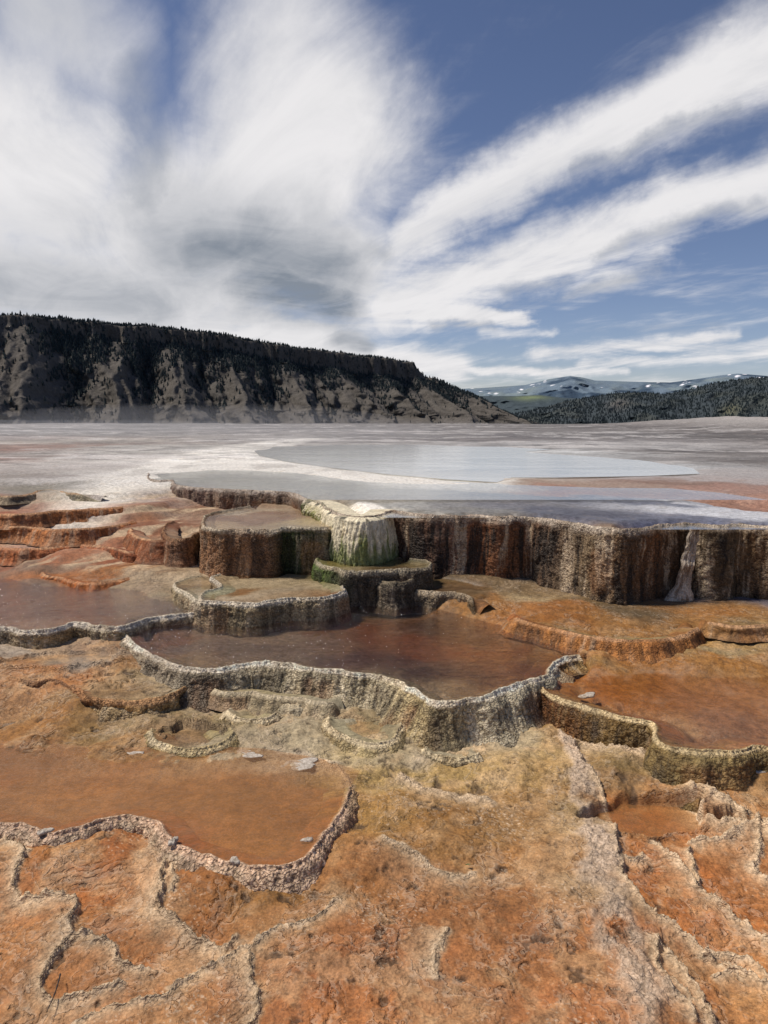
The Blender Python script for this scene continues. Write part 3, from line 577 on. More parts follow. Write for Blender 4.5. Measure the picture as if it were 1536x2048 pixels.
# ------------------------------------------------------------------ terrace walls
def ramp(keys, s):
    ks = np.array([k[0] for k in keys]); cs = np.array([lin(k[1]) for k in keys])
    return np.stack([np.interp(s, ks, cs[:, j]) for j in range(3)], -1)
def wall(name, key, label, cat, palette, lip='c8bba6', step=.010, rim=.018, flute=.03, flare=.05, under=.06, lipw=.05, dark=.6, streak=.5, crustv=1.0, lean=0.0, seed=0, gain=1.25, rw=1.0, taper=0.0, basefn=None, scallop=.012, mat=None, streakc='b8a68c', group=None):
    P, s = smooth_path(W[key], step)
    z0 = Z[lev.get(key, key)]
    tg = np.gradient(P, axis=0)
    k = np.ones(9)/9
    tg = np.stack([np.convolve(np.pad(tg[:, j], 4, 'edge'), k, 'valid') for j in (0, 1)], 1)
    tg /= np.linalg.norm(tg, axis=1)[:, None]
    nx, ny = tg[:, 1], -tg[:, 0]
    # ground height just outside
    ox, oy = P[:, 0]+nx*.10, P[:, 1]+ny*.10
    zb = base_h(ox, oy) if basefn is None else basefn(ox, oy)
    zb = np.minimum(zb, z0-.03)-under
    S = s+seed*13.7
    depth = z0-zb
    prof = [(-.16, -.05), (-.11, -.022), (-.065, -.016), (-.032, -.008), (-.014, .2*rim), (-.004, rim), (.005, rim*.8), (.012, rim*.1), (.018, -.4*rim)]
    nv = max(8, int(depth.max()/step))
    tv = np.linspace(0, 1, nv)[1:]
    rows = len(prof)+len(tv)
    sn0 = s/s[-1]; sink = -taper*(1-ss(0, .10, sn0)*ss(1, .90, sn0))
    rim = rim*.7
    off = np.zeros((rows, len(s))); zz = np.zeros((rows, len(s))); tt = np.zeros((rows, len(s)))
    prof = [(min(o, o*rw), h) for o, h in prof]
    for i, (o, h) in enumerate(prof): off[i] = o; zz[i] = z0+h; tt[i] = -1+i/len(prof)
    ztop = z0-.4*rim
    for i, t in enumerate(tv):
        off[len(prof)+i] = .018+.014*math.sin(min(t*6, 1.57))+lean*t*depth*(1+.8*fbm(S*2.2, S*0, o=3, s=216))+flare*t**4
        zz[len(prof)+i] = ztop+(zb-ztop)*t; tt[len(prof)+i] = t
    SS = np.broadcast_to(S, off.shape); SZ = zz
    w = np.clip((z0-zz)/.06, 0, 1)
    # fluting, scallops, nodules
    fl = fbm(SS*2.4, SZ*.5+seed, o=3, s=201)*flute*1.2+fbm(SS*8, SZ*1.4+seed, o=4, s=202)*flute*.7+ss(.05, .45, fbm(SS*3.5, SZ*3.5, o=3, s=219))*flute*.35
    sc_ = fbm(SS*7, SZ*0+seed, o=3, s=203)*scallop*1.6
    cus = np.abs(np.sin(S*19+2.5*fbm(S*2.6, S*0, o=3, s=222)))**.6
    sc_ = sc_+.016*(cus-.6)*ss(-.8, -.4, tt)*ss(1.0, .1, tt)*(.5+fbm(S*1.7, S*0, s=223))
    no = fbm(SS*38, SZ*38, o=3, s=204, g=.6)*.0075+fbm(SS*14, SZ*11, o=3, s=206)*.012*w
    f1, f2 = worley(SS*42+fbm(SS*20, SZ*20, s=9)*.6, SZ*46+off*30, 7)
    nod = (.5-f1)*.010*crustv
    off = off+fl*w+sc_+np.where(tt > -.75, no+nod, 0)
    zz = zz+np.where((tt > -.7) & (tt < .02), rim*.7*fbm(SS*13, off*20, o=3, s=207)+(.5-f1)*.006, 0)
    zz = zz+sink*ss(-.9, -.5, tt)*ss(1.2, .4, tt)+.006*fbm(S*5, S*0, o=3, s=218)*ss(-.7, -.5, tt)*ss(.5, 0, tt)
    Xw = P[:, 0]+nx*off; Yw = P[:, 1]+ny*off
    sn = s/s[-1]
    C = ramp(palette, np.broadcast_to(sn, off.shape)+.02*fbm(SS*2, SZ*2, s=209))
    sw = SS+.03*fbm(SS*3, SZ*4, o=3, s=220)
    st = .85*fbm(sw*11.0, SZ*1.1+seed, o=5, s=211, g=.72)+.25*fbm(SS*1.6, SZ*.8, o=2, s=221); st2 = fbm(sw*13+9, SZ*1.9, o=4, s=212, g=.6)
    C = C*(1+.65*st2)[..., None].clip(.2, 2)
    C = blend(C, ss(.08, .42, st)*streak*ss(.0, .15, tt), streakc)
    C = blend(C, ss(.04, .26, -st)*dark*ss(.02, .2, tt), '211912')
    C = blend(C, ss(.15, .5, fbm(SS*4+3, SZ*1.3, o=4, s=213))*.35*ss(.1, .3, tt), '8a5a34')
    depthm = (z0-zz)
    lw = lipw*(1+.6*fbm(SS*9, SZ*0, o=3, s=214))
    lp = ss(lw*1.6, lw*.2, depthm)*ss(-.55, -.35, tt)
    C = blend(C, np.clip(lp*(.95+.3*st2), 0, 1)*.92*(.45+.55*ss(-.45, .15, fbm(S*3.3, S*0, o=4, s=224))), lip)
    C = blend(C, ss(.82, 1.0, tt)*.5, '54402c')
    cin = tint(P[:, 0], P[:, 1]+.12)[None, :, :]*.8
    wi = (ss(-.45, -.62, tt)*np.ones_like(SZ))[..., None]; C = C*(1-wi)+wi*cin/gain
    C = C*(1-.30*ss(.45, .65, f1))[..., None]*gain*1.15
    V = np.stack([Xw, Yw, zz], -1).reshape(-1, 3)
    cr = np.full(off.shape, .85*crustv)*(1-.45*ss(.2, .5, fbm(SS*2.3, SZ*4, s=215)))
    o = bpy.data.objects.new('travertine_'+name, None); col.objects.link(o); o.location = (float(P[len(P)//2, 0]), float(P[len(P)//2, 1]), float(zb.min()))
    V = V-np.array(o.location)
    wt = .5*ss(.1, .5, -st)*ss(0, .3, tt); ns = len(s); kr = len(prof)+1
    C = np.clip(C, .006, .85)
    for nm, a, b in (('rim', 0, kr), ('face', kr-1, rows)):
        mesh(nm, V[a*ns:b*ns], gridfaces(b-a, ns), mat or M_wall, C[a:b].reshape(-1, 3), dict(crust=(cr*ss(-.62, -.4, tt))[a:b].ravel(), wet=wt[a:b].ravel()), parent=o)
    tag(o, label, cat, group)
    return o
wall('terrace_wall', 'upper_left', 'long low brown travertine wall holding the pale grey sheet of water at the back left', 'terrace',
     [(0,'6e5c50'),(.3,'66544a'),(.6,'70594c'),(1,'6a5a48')], lip='b0a496', flute=.035, streak=.35, dark=.45, lipw=.035, seed=1, basefn=lambda x, y: np.minimum(base_h(x, y), .72))
wall('terrace_wall', 'upper', 'tallest wide dark brown fluted travertine wall with cream streaks under the blue water', 'terrace',
     [(0,'4c5428'),(.08,'4c5428'),(.12,'463c28'),(.17,'5c4634'),(.33,'6e5240'),(.36,'7a4c2c'),(.45,'5c4a38'),(.5,'7c6a50'),(.56,'6c4a2c'),(.6,'4a3a28'),(.66,'544632'),(.74,'7a5a3a'),(.8,'6e5a44'),(.9,'845a38'),(1,'845a38')], step=.0085,
     lip='c4b7a4', flute=.055, streak=.8, dark=.9, lipw=.05, gain=1.15, seed=2, flare=.04)
wall('terrace_wall', 'mid', 'tall rounded brown block terrace with dark wet right face beside the cream flowstone', 'terrace',
     [(0,'8a7a64'),(.2,'6c5c40'),(.35,'7c5c3c'),(.60,'7a5a40'),(.64,'2a3016'),(.70,'3a4420'),(.78,'1e1e12'),(.86,'2a2e18'),(1,'46521f')], step=.008, lip='bdb19a', lipw=.03, seed=3, flute=.04, streak=.4, flare=.07, basefn=lambda x, y: x*0+.50)
for k_, z_, b_, lb_, pal_, pts_ in (
  ('ledge_a', .478, .40, 'low rust orange ledge with a curved front standing in the left purple brown pool', ('a05c22', '94521e'), [(150,1126),(95,1134),(82,1140),(90,1150),(125,1156),(165,1166),(210,1164),(262,1155),(300,1142),(314,1130),(300,1122)]),
  ('ledge_b', .985, .84, 'upper orange brown ledge at the left edge below the pale flats', ('9c6238', 'a0683c'), [(-250,1012),(-100,1016),(0,1029),(70,1026),(110,1022),(180,1018),(240,1014),(288,1003),(300,992)]),
  ('ledge_c', .845, .68, 'second orange brown ledge at the left edge', ('a05c2c', '9a6232'), [(-250,1040),(-100,1044),(0,1052),(60,1054),(120,1059),(200,1054),(262,1044),(275,1034)]),
  ('ledge_d', .80, .58, 'dark rust lump ledge with cream runs left of the block terraces', ('7a4424', '84502c'), [(300,1044),(272,1050),(262,1060),(272,1072),(300,1079),(325,1080),(345,1072)]),
  ('ledge_e', .665, .52, 'reddish brown ledge above the left pool with cream patches', ('8c4c28', '9c5a30'), [(-250,1092),(-80,1090),(20,1098),(90,1096),(160,1090),(215,1094),(262,1104),(300,1098)]),
  ('ledge_f', 1.10, 1.02, 'grey green thin rim of a tiny pool at the far left edge', ('7c7560', '84745c'), [(-250,978),(-60,984),(0,992),(50,990),(90,980),(140,986),(200,990)]),
  ('ledge_g', .465, .36, 'orange brown lumpy ledge on the slope right of the brown central pool', ('8c5c2c', '946232'), [(1010,1224),(1060,1246),(1130,1262),(1200,1276),(1270,1280),(1340,1276),(1385,1262),(1400,1244)]),
  ('ledge_h', .50, .42, 'small cream edged step below the tall wall on the right', ('8a6438', '7c5a34'), [(1395,1240),(1430,1246),(1480,1252),(1536,1250),(1650,1254)]),
  ('ledge_j', .235, .16, 'cream lumpy ledge halfway down the central rim wall', ('94876c', '8a7c60'), [(410,1372),(450,1386),(500,1384),(540,1392),(600,1396),(650,1404),(690,1398)]),
  ):
    W[k_] = wp(pts_, z_); Z[k_] = z_
    wall('ledge', k_, lb_, 'ledge', [(0, pal_[0]), (.5, pal_[1]), (1, pal_[0])], lip='b08a66' if k_ != 'ledge_j' else 'bcae92', step=.009, rim=.006, lipw=.012, seed=40+ord(k_[-1]), streak=.4, dark=.45, flute=.03, flare=.05, lean=.35, rw=.6, taper=.10 if k_ != 'ledge_a' else .06, under=.03, crustv=.6, basefn=lambda x, y, b_=b_: x*0+b_)
W['lump'] = wp(R['lump'], Z['lump'])
wall('terrace_wall', 'lump', 'small rust brown travertine lump left of the tall block terrace', 'terrace',
     [(0,'6e4426'),(.5,'74482a'),(1,'9c8468')], lip='8a6a48', step=.008, lipw=.02, seed=4, streak=.35, basefn=lambda x, y: x*0+.60)
wall('terrace_rim', 'white', 'low scalloped pale rimmed basin wall in front of the tall block terrace', 'terrace rim',
     [(0,'8c806c'),(.5,'8a7a5c'),(1,'867a64')], lip='cfc6b4', step=.007, rim=.014, rw=.6, lipw=.028, seed=5, streak=.5, dark=.5, flute=.02, basefn=lambda x, y: x*0+.34, flare=.04)
wall('terrace_rim', 'side', 'small curled pale rim left of the scalloped white basin', 'terrace rim',
     [(0,'a89878'),(.5,'8c7c5c'),(1,'867a64')], lip='c8bda6', step=.008, rim=.012, rw=.5, lipw=.02, seed=6, streak=.5, dark=.4, flute=.015, basefn=lambda x, y: x*0+.40, taper=.05)
wall('terrace_wall', 'small', 'mossy green topped block terrace at the foot of the cream flowstone', 'terrace',
     [(0,'5e6a2c'),(.22,'4a6022'),(.34,'46502a'),(.45,'4a4032'),(.7,'4c4234'),(1,'4e4430')], lip='a59a82', step=.007, lipw=.028, seed=7, streak=.35, flute=.03, flare=.05, basefn=lambda x, y: x*0+.36)
wall('terrace_wall', 'step', 'small black rounded step right below the mossy block terrace', 'terrace',
     [(0,'4a4030'),(.5,'3e362a'),(1,'4c4030')], lip='8c8068', step=.008, lipw=.02, seed=8, streak=.35, flute=.03, basefn=lambda x, y: x*0+.36)
wall('terrace_wall', 'grey', 'short grey lumpy terrace step at the back edge of the brown central pool', 'terrace',
     [(0,'5a4c38'),(.3,'857662'),(.6,'84745c'),(1,'5c4626')], lip='a0927c', step=.008, lipw=.03, seed=9, streak=.5, flute=.03, basefn=lambda x, y: x*0+.35, taper=.17)
wall('terrace_rim', 'centre', 'long pale nodular rim wall curving round the front of the brown central pool', 'terrace rim',
     [(0,'85705a'),(.12,'8a7c66'),(.3,'7e7462'),(.45,'8a8068'),(.6,'a09478'),(.68,'94835c'),(.75,'9a9078'),(.92,'a49c84'),(.95,'70502c'),(1,'80683f')], lip='d2c8b6', step=.0065, rim=.018, rw=.7, lipw=.014, gain=1.45, seed=10, streak=.6, dark=.6, flute=.035, flare=.10, lean=.35, under=.05, streakc='bdb198')
wall('terrace_rim', 'left', 'pale grey nodular rim wall along the front of the left purple brown pool', 'terrace rim',
     [(0,'8c8474'),(.4,'8c8270'),(.62,'96805c'),(.75,'94886e'),(1,'a89474')], lip='cbc2b2', step=.007, rim=.02, lipw=.024, rw=.7, seed=11, streak=.5, dark=.45, flute=.02, basefn=lambda x, y: x*0+.30, flare=.03)
wall('terrace_wall', 'shelf', 'rust and dark brown stained step below the small grey pool at the left edge', 'terrace',
     [(0,'6a4424'),(.4,'6a4020'),(.55,'4c2c16'),(.7,'84542c'),(.85,'8c6a3c'),(1,'94825c')], lip='a88058', step=.0075, rim=.016, lipw=.02, seed=12, streak=.4, dark=.7, flute=.05, flare=.05, lean=.1)
wall('terrace_rim', 'right', 'dark brown and yellow edged rim wall round the front of the right orange pool', 'terrace rim',
     [(0,'6c4a28'),(.08,'5a3412'),(.2,'5c3a1a'),(.3,'6c542c'),(.4,'6e5830'),(.6,'86744a'),(.8,'6c5a38'),(1,'5c4c30')], lip='c9b48a', step=.007, rim=.010, lipw=.014, seed=13, streak=.4, dark=.55, flute=.04, flare=.07, lean=.3, streakc='a89468', rw=.3, under=.14)
wall('terrace_rim', 'low', 'winding scaly tan rim holding the large ochre pool in the lower left', 'terrace rim',
     [(0,'a88e78'),(.3,'a08a74'),(.6,'a0886e'),(.85,'a89078'),(1,'a08460')], lip='c0a288', step=.0055, rim=.012, lipw=.012, seed=14, streak=.35, dark=.10, gain=1.45, flute=.010, flare=.05, lean=.7, under=.07, scallop=.009, streakc='c4b296', rw=.6, basefn=lambda x, y: np.maximum(base_h(x, y), .075))

for k_, lb_, pal_ in (('cup_a', 'round tan nodular cup with a small grey pool in front of the central rim', ('8a7a5c', '96865f')),
                     ('cup_b', 'low oval yellowish cup behind the ochre pool', ('94825a', 'a08c5c')),
                     ('cup_c', 'small grey brown cup below the rust stained step', ('7c6a4c', '8a7450')),
                     ('cup_d', 'little curved cream ledge left of the round tan cup', ('a0927a', '9c8a64')),
                     ('cup_e', 'little pale ledge against the foot of the central rim', ('a39a86', '968a70')),
                     ('cup_f', 'lowest cream ledge right of the round tan cup', ('a89c80', 'a08e68'))):
    wall('cup_rim', k_, lb_, 'rimstone cup', [(0, pal_[0]), (.5, pal_[1]), (1, pal_[0])], lip='c4b493', step=.006, rw=.6, rim=.010, lipw=.014, seed=20+len(lb_)*.1, streak=.35, dark=.4, flute=.018, flare=.08, lean=.6, under=.05, taper=.05)
# ------------------------------------------------------------------ cream flowstone below the spill
def flowstone():
    pts = [(616,1002),(632,1006),(648,1014),(662,1026),(678,1032),(700,1036),(725,1037.5),(750,1036),(770,1031),(784,1024),(792,1018)]
    P, s = smooth_path(wp(pts, 1.17), .006)
    tg = np.gradient(P, axis=0); k = np.ones(21)/21
    tg = np.stack([np.convolve(np.pad(tg[:, j], 10, 'edge'), k, 'valid') for j in (0, 1)], 1); tg /= np.linalg.norm(tg, axis=1)[:, None]
    nx, ny = tg[:, 1], -tg[:, 0]
    nv = 110; t = np.linspace(0, 1, nv)
    S, Tt = np.meshgrid(s, t)
    sn = S/s[-1]
    zb = np.interp(sn, [0, .25, .36, .42, 1], [.98, .98, .78, .64, .64])
    top = 1.172
    a = np.clip(Tt/.18, 0, 1)
    off = -.30*(1-a)**1.3+.03*Tt
    zz = top-.004-(1-np.cos(a**3*math.pi/2))*.03-.010*(1-a)**3
    b = np.clip((Tt-.18)/.82, 0, 1)
    zz = zz*(1-b)+b*zb
    lob = np.abs(np.sin(S*52+1.2*fbm(S*3, Tt*1.5, o=3, s=301)*4))**.7
    drip = ridged(S*30+.6*fbm(S*6, Tt*4, s=300), Tt*2.6, o=4, s=302, g=.65)
    off += (.014*lob*np.sin(np.clip(Tt*4, 0, 1.57))+.030*drip*b+.015*fbm(S*5, Tt*2.2, o=3, s=308)*b+.02*fbm(S*6, Tt*3, o=3, s=303))*(Tt > .12)
    off += .012*np.sin(np.clip((Tt-.2)*3.2, 0, 3.14))+.03*b
    off += .006*fbm(S*60, Tt*25, o=3, s=304)
    zz += .006*fbm(S*30, Tt*20, o=3, s=305)*(Tt < .3)*(Tt > .08)
    C = np.tile(lin('e8dcbc'), S.shape+(1,))
    C = C*(.80+.32*drip)[..., None]
    st = fbm(S*22, Tt*1.8, o=4, s=306, g=.6)
    C = blend(C, ss(.05, .45, st)*.6*ss(.2, .5, Tt), 'b8a272')
    C = blend(C, ss(.1, .4, -st)*.5*ss(.4, .9, Tt), '7a7440')
    C = blend(C, ss(.50, .80, Tt+.55*st)*.85, '5c6a26')
    C = blend(C, np.exp(-((Tt-.15)/.035)**2)*ss(.10, .3, fbm(S*9, Tt*4, o=3, s=307)), '3c3a2a')
    C = blend(C, ss(.05, .0, np.abs(sn-.36))*.6*ss(.2, .4, Tt), '6a6238')
    C = blend(C, ss(.32, .15, sn)*ss(.1, .35, Tt)*.45, '8a8448')
    V = np.stack([P[:, 0]+nx*off, P[:, 1]+ny*off, zz], -1).reshape(-1, 3)
    o = mesh('flowstone_curtain', V, gridfaces(nv, len(s)), M_wall, np.clip(C.reshape(-1, 3), 0, .85), dict(crust=np.full(S.size, .12), wet=np.full(S.size, .35)))
    tag(o, 'cream dripping flowstone curtain with mossy green foot spilling between the brown terrace walls', 'flowstone')
flowstone()
# white cascade on the right of the tall wall
def cascade():
    ptop = at(1388, 1060, 1.14); pb = at(1400, 1222, .47)
    nu, nv = 50, 130
    U, T_ = np.meshgrid(np.linspace(-1, 1, nu), np.linspace(0, 1, nv))
    cx = ptop[0]+(pb[0]-ptop[0])*T_+.02*fbm(T_*3, U*0, s=311); cy0 = ptop[1]-.055-.06*T_
    wd = .05+.03*T_+.07*ss(.75, 1, T_)+.012*fbm(T_*8, U*0, s=312)
    z = 1.15-(1.15-.45)*T_
    x = cx+U*wd*1.0; y = cy0+.012-.04*np.sqrt(np.clip(1-U*U, 0, 1))*(.35+.9*ss(.7, 1, T_))-.01*ridged(U*3, T_*1.6, s=313)-.03*ss(.42,.5,T_)*ss(.62,.5,T_)-.01*fbm(U*9, T_*20, s=314)+.05
    C = np.tile(lin('b8aa98'), U.shape+(1,)); st = fbm(U*3, T_*5, o=4, s=315, g=.65)
    C = blend(C, ss(.0, .4, st)*.8, '7c644a'); C = blend(C, ss(.1, .4, -st)*.6, 'd4ccc0')
    o = mesh('flowstone_cascade', np.stack([x, y, z], -1).reshape(-1, 3), gridfaces(nv, nu), M_wall, C.reshape(-1, 3), dict(crust=np.full(U.size, .4), wet=np.full(U.size, .4)))
    tag(o, 'narrow whitish mineral cascade running down the right part of the tall brown wall', 'flowstone')
cascade()

# ------------------------------------------------------------------ water sheets
def fill(name, pg, z, mat, shrink=.0):
    import bmesh
    bm = bmesh.new()
    P = smooth_path(np.vstack([pg, pg[:1]]), .12)[0][:-1] if False else pg
    vs = [bm.verts.new((p[0], p[1], z)) for p in P]
    es = [bm.edges.new((vs[i], vs[(i+1) % len(vs)])) for i in range(len(vs))]
    bmesh.ops.triangle_fill(bm, use_beauty=True, use_dissolve=False, edges=es)
    for f in bm.faces:
        if f.normal.z < 0: f.normal_flip()
    me = bpy.data.meshes.new(name); bm.to_mesh(me); bm.free(); me.materials.append(mat)
    o = bpy.data.objects.new(name, me); col.objects.link(o); tag(o, kind='structure'); return o
def wpoly(key, rimkeys, back, inset=.02):
    parts = []
    for k in rimkeys:
        parts.append(smooth_path(W[k], .05)[0])
    return np.vstack(parts+([np.array(back, float)] if len(back) else []))
WM_brown = water_mat('brown_pool_water', (.93, .87, .82), rip=30, strength=1.0, refl=1.7)
WM_grey = water_mat('upper_pool_water', (.94, .95, .96), rip=16, strength=.10, refl=.95, murk=.18, mcol=tuple(lin('c0c2c0')))
WM_milk = water_mat('milky_pool_water', (.94, .95, .96), rip=9, strength=.08, refl=.8, murk=.6, mcol=tuple(lin('dcdedb')))
WM_still = water_mat('shallow_pool_water', (.95, .92, .88), rip=40, strength=.10, refl=.6)
WM_ochre = water_mat('ochre_pool_water', (.95, .9, .84), rip=36, strength=.25, refl=.7, murk=.28, mcol=tuple(lin('b48454')))
UBo = [(x, y-7) for x, y in UB]
fill('water', wpoly('upper', ['upper_left', 'upper'], bk(UBo, 1.165)), 1.1615, WM_grey)
cm = poly['milk'].mean(0)
fill('water', cm+(poly['milk']-cm)*np.array([.99, 1.0])+np.array([0, .3]), 1.1618, WM_milk)
fill('water', wpoly('mid', ['mid'], bk([(690,1000),(520,995)], 1.03)), 1.027, WM_still)
fill('water', wpoly('white', ['white'], bk([(655,1120),(480,1110)], .56)), .557, WM_still)
fill('water', wpoly('side', ['side'], bk([(440,1150)], .545)), .542, WM_still)
fill('water', wpoly('small', ['small'], bk([(800,1085),(690,1085)], .70)), .69, WM_still)
fill('water', wpoly('centre', ['centre'], bk([(1200,1290),(1100,1240),(960,1200),(850,1160),(640,1150),(400,1160),(300,1225)], .36)), .3565, WM_brown)
fill('water', wpoly('left', ['left'], bk([(400,1180),(300,1150),(190,1150),(100,1140),(0,1125),(-300,1110),(-700,1130)], .43)), .4265, WM_brown)
fill('water', wpoly('right', ['right'], bk([(2000,1310),(1536,1300),(1300,1300),(1160,1310)], .30)), .2965, WM_still)
fill('water', wpoly('low', ['low'], bk([(720,1540),(640,1515),(520,1495),(400,1490),(200,1495),(60,1480),(-100,1480),(-420,1490)], .13)), .1255, WM_ochre)
def ell(c, a, b, z, mat, k=1.0):
    an = np.linspace(0, 2*math.pi, 48, endpoint=False)
    fill('water', np.stack([c[0]+a*k*np.cos(an), c[1]+b*k*np.sin(an)], 1), z, mat)
for i, (c, a, b, dep, rim, z) in enumerate(CUPw):
    if i in (6, 7): continue
    ell(c, a, b, z-dep*.35 if i not in (4, 5) else z-dep*.75, WM_still if i not in (4, 5) else WM_ochre, 1.04)

# ------------------------------------------------------------------ mountains
def hill_mat(name, rough=.95, sc_=.05, amp=.7):
    m, N = newmat(name)
    c = N.n('ShaderNodeAttribute', attribute_name='Col').outputs['Color']
    P = N.n('ShaderNodeNewGeometry').outputs['Position']
    n = N.noise(P, sc_, 6, .7); n2 = N.noise(P, sc_*6, 4, .7)
    v = N.m('ADD', N.m('MULTIPLY', N.sm(n, .3, .7), amp*.6), N.m('MULTIPLY', N.sm(n2, .3, .7), amp*.6)); v = N.m('ADD', v, 1-amp*.6)
    c = N.mix(1.0, c, N.n('ShaderNodeCombineColor', {0: v, 1: v, 2: v}).outputs[0], 'MULTIPLY')
    b = N.n('ShaderNodeBump', {'Height': N.m('ADD', n, N.m('MULTIPLY', n2, .4)), 'Strength': .6, 'Distance': 6.0})
    bs = N.n('ShaderNodeBsdfPrincipled', {'Base Color': c, 'Roughness': rough, 'Specular IOR Level': .1, 'Normal': b.outputs[0]})
    N.n('ShaderNodeOutputMaterial', {0: bs.outputs[0]}); return m
M_hill = hill_mat('mountain_slope')
def skyline(px, pts):
    a = np.array(pts, float); return np.interp(px, a[:, 0], a[:, 1])
nu, nv = 620, 200
px = np.linspace(-500, 1090, nu)
sk = skyline(px, [(-500,600),(-200,618),(0,632),(90,632),(130,637),(230,647),(330,656),(400,664),(500,681),(600,696),(700,709),(806,721),(811,738),(828,752),(870,768),(920,796),(970,826),(1010,848),(1090,870)])
Dc = np.interp(px, [-500,0,400,810,900,1090], [760,900,1150,1500,1500,1420])
sk = sk+np.interp(px, [0, 800, 900], [9, 5, 0])+1.2*fbm(px/30, px*0, o=4, s=400)
crest = np.array([atd(a, b, c) for a, b, c in zip(px, sk, Dc)])
U, Vv = np.meshgrid(np.linspace(0, 1, nu), np.linspace(0, 1, nv))
cliff_h = np.interp(px, [-500,0,100,300,500,800,830,900], [.06,.07,.11,.15,.17,.26,.10,.0])
S_ = np.cumsum(np.r_[0, np.hypot(np.diff(crest[:, 0]), np.diff(crest[:, 1]))])
Sg = np.broadcast_to(S_, U.shape)
footz = -45.0
# slope profile: v=0 foot, v=1 crest
cl = np.broadcast_to(cliff_h, U.shape)
prof = np.where(Vv < .86, (Vv/.86)**1.25*(1-cl), 1-cl+cl*ss(.86, .90, Vv)*(.92)+cl*.08*np.clip((Vv-.9)/.1, 0, 1))
zt = crest[:, 2][None, :]
Zr = footz+(zt-footz)*prof
back = np.interp(Vv, [0, .86, .90, 1], [1.0, .22, .19, .0])*(330)
shear = Sg-(1-Vv)*75+18*fbm(Sg/40, Vv*5, o=3, s=408)
spur = 1-np.abs(((shear/105+.50*fbm(shear/160, Vv*.9, o=3, s=401)+.10*fbm(Sg/18, Vv*9, o=4, s=407)) % 1)*2-1)
spur2 = 1-np.abs(((shear/29+.9*fbm(shear/60, Vv*1.5, o=3, s=402)) % 1)*2-1)
lw = np.sin(np.clip(Vv/.86, 0, 1)*math.pi)**.7
disp = (spur-.5)*62*np.clip(lw+.25*(Vv < .4), 0, 1.2)*(Vv < .86)+(spur2-.5)*17*lw+fbm(Sg/25, Vv*6, o=5, s=403)*12*ss(1, .9, Vv)
disp += np.where((Vv >= .84) & (Vv < .99), fbm(Sg/14, Vv*2, o=4, s=404)*14, 0)
dirx = 0.32; diry = -.947
Xr = crest[:, 0][None, :]+(back+disp)*dirx; Yr = crest[:, 1][None, :]+(back+disp)*diry
Zr = Zr+fbm(Sg/30, Vv*7, o=4, s=405)*4*ss(0, .2, Vv)*ss(1, .95, Vv)+(spur-.5)*9*lw
PXg = np.broadcast_to(px, U.shape)
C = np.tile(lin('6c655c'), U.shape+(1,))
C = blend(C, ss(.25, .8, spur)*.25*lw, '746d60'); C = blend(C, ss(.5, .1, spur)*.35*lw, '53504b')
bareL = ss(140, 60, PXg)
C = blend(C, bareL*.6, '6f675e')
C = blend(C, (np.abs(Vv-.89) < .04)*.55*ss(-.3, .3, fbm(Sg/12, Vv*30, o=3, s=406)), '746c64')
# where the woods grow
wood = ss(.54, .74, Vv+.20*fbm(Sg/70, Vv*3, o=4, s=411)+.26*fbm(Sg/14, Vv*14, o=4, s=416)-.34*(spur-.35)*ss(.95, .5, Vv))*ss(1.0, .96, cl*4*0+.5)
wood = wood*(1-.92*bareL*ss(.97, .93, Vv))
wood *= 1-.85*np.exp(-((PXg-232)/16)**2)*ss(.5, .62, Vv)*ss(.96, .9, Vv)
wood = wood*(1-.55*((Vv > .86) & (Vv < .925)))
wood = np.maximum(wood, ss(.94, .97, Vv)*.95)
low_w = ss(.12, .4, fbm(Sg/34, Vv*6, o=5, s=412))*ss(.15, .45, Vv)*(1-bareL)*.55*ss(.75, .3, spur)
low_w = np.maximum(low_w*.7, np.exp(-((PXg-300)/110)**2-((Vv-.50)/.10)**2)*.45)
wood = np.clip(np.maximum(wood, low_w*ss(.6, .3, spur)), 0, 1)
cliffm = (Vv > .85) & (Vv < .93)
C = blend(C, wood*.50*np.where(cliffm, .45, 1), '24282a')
C = C*np.array([.84, .82, .78])*.58+np.array([.045, .046, .048]); C = blend(C, ss(.42, .0, Vv+.1*fbm(Sg/80, Vv*3, s=415))*.55, '8a8684')     # haze painted into the slope colour: overall lift, paler low down
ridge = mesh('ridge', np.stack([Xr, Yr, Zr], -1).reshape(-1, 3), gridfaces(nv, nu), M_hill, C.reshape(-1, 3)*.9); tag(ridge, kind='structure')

def range_mesh(name, pts, Dm, foot, depth, seed, colf, nu=500, nv=90, x0=850, x1=2300, amp=1.0):
    px = np.linspace(x0, x1, nu); sk = skyline(px, pts)
    cr = np.array([atd(a, b, Dm) for a, b in zip(px, sk)])
    U, V = np.meshgrid(np.linspace(0, 1, nu), np.linspace(0, 1, nv))
    Xc = cr[:, 0][None, :]*(1-.0*V)
    sx = Xc/Dm
    Z_ = foot+(cr[:, 2][None, :]-foot)*V**.8
    rg = ridged(sx*14, V*2.2, o=4, s=seed)
    Y_ = Dm-depth*(1-V)-rg*depth*.16*np.sin(V*3.1)*amp
    Z_ = Z_+(fbm(sx*30, V*5, o=5, s=seed+1)*.05*(Dm*.06))*np.sin(V*3.14)
    k = Y_/Dm; X_ = Xc*k
    o = mesh(name, np.stack([X_, Y_, Z_], -1).reshape(-1, 3), gridfaces(nv, nu), M_hill, colf(sx, V, rg, np.broadcast_to(px, U.shape)).reshape(-1, 3)); tag(o, kind='structure'); return o, (X_, Y_, Z_)
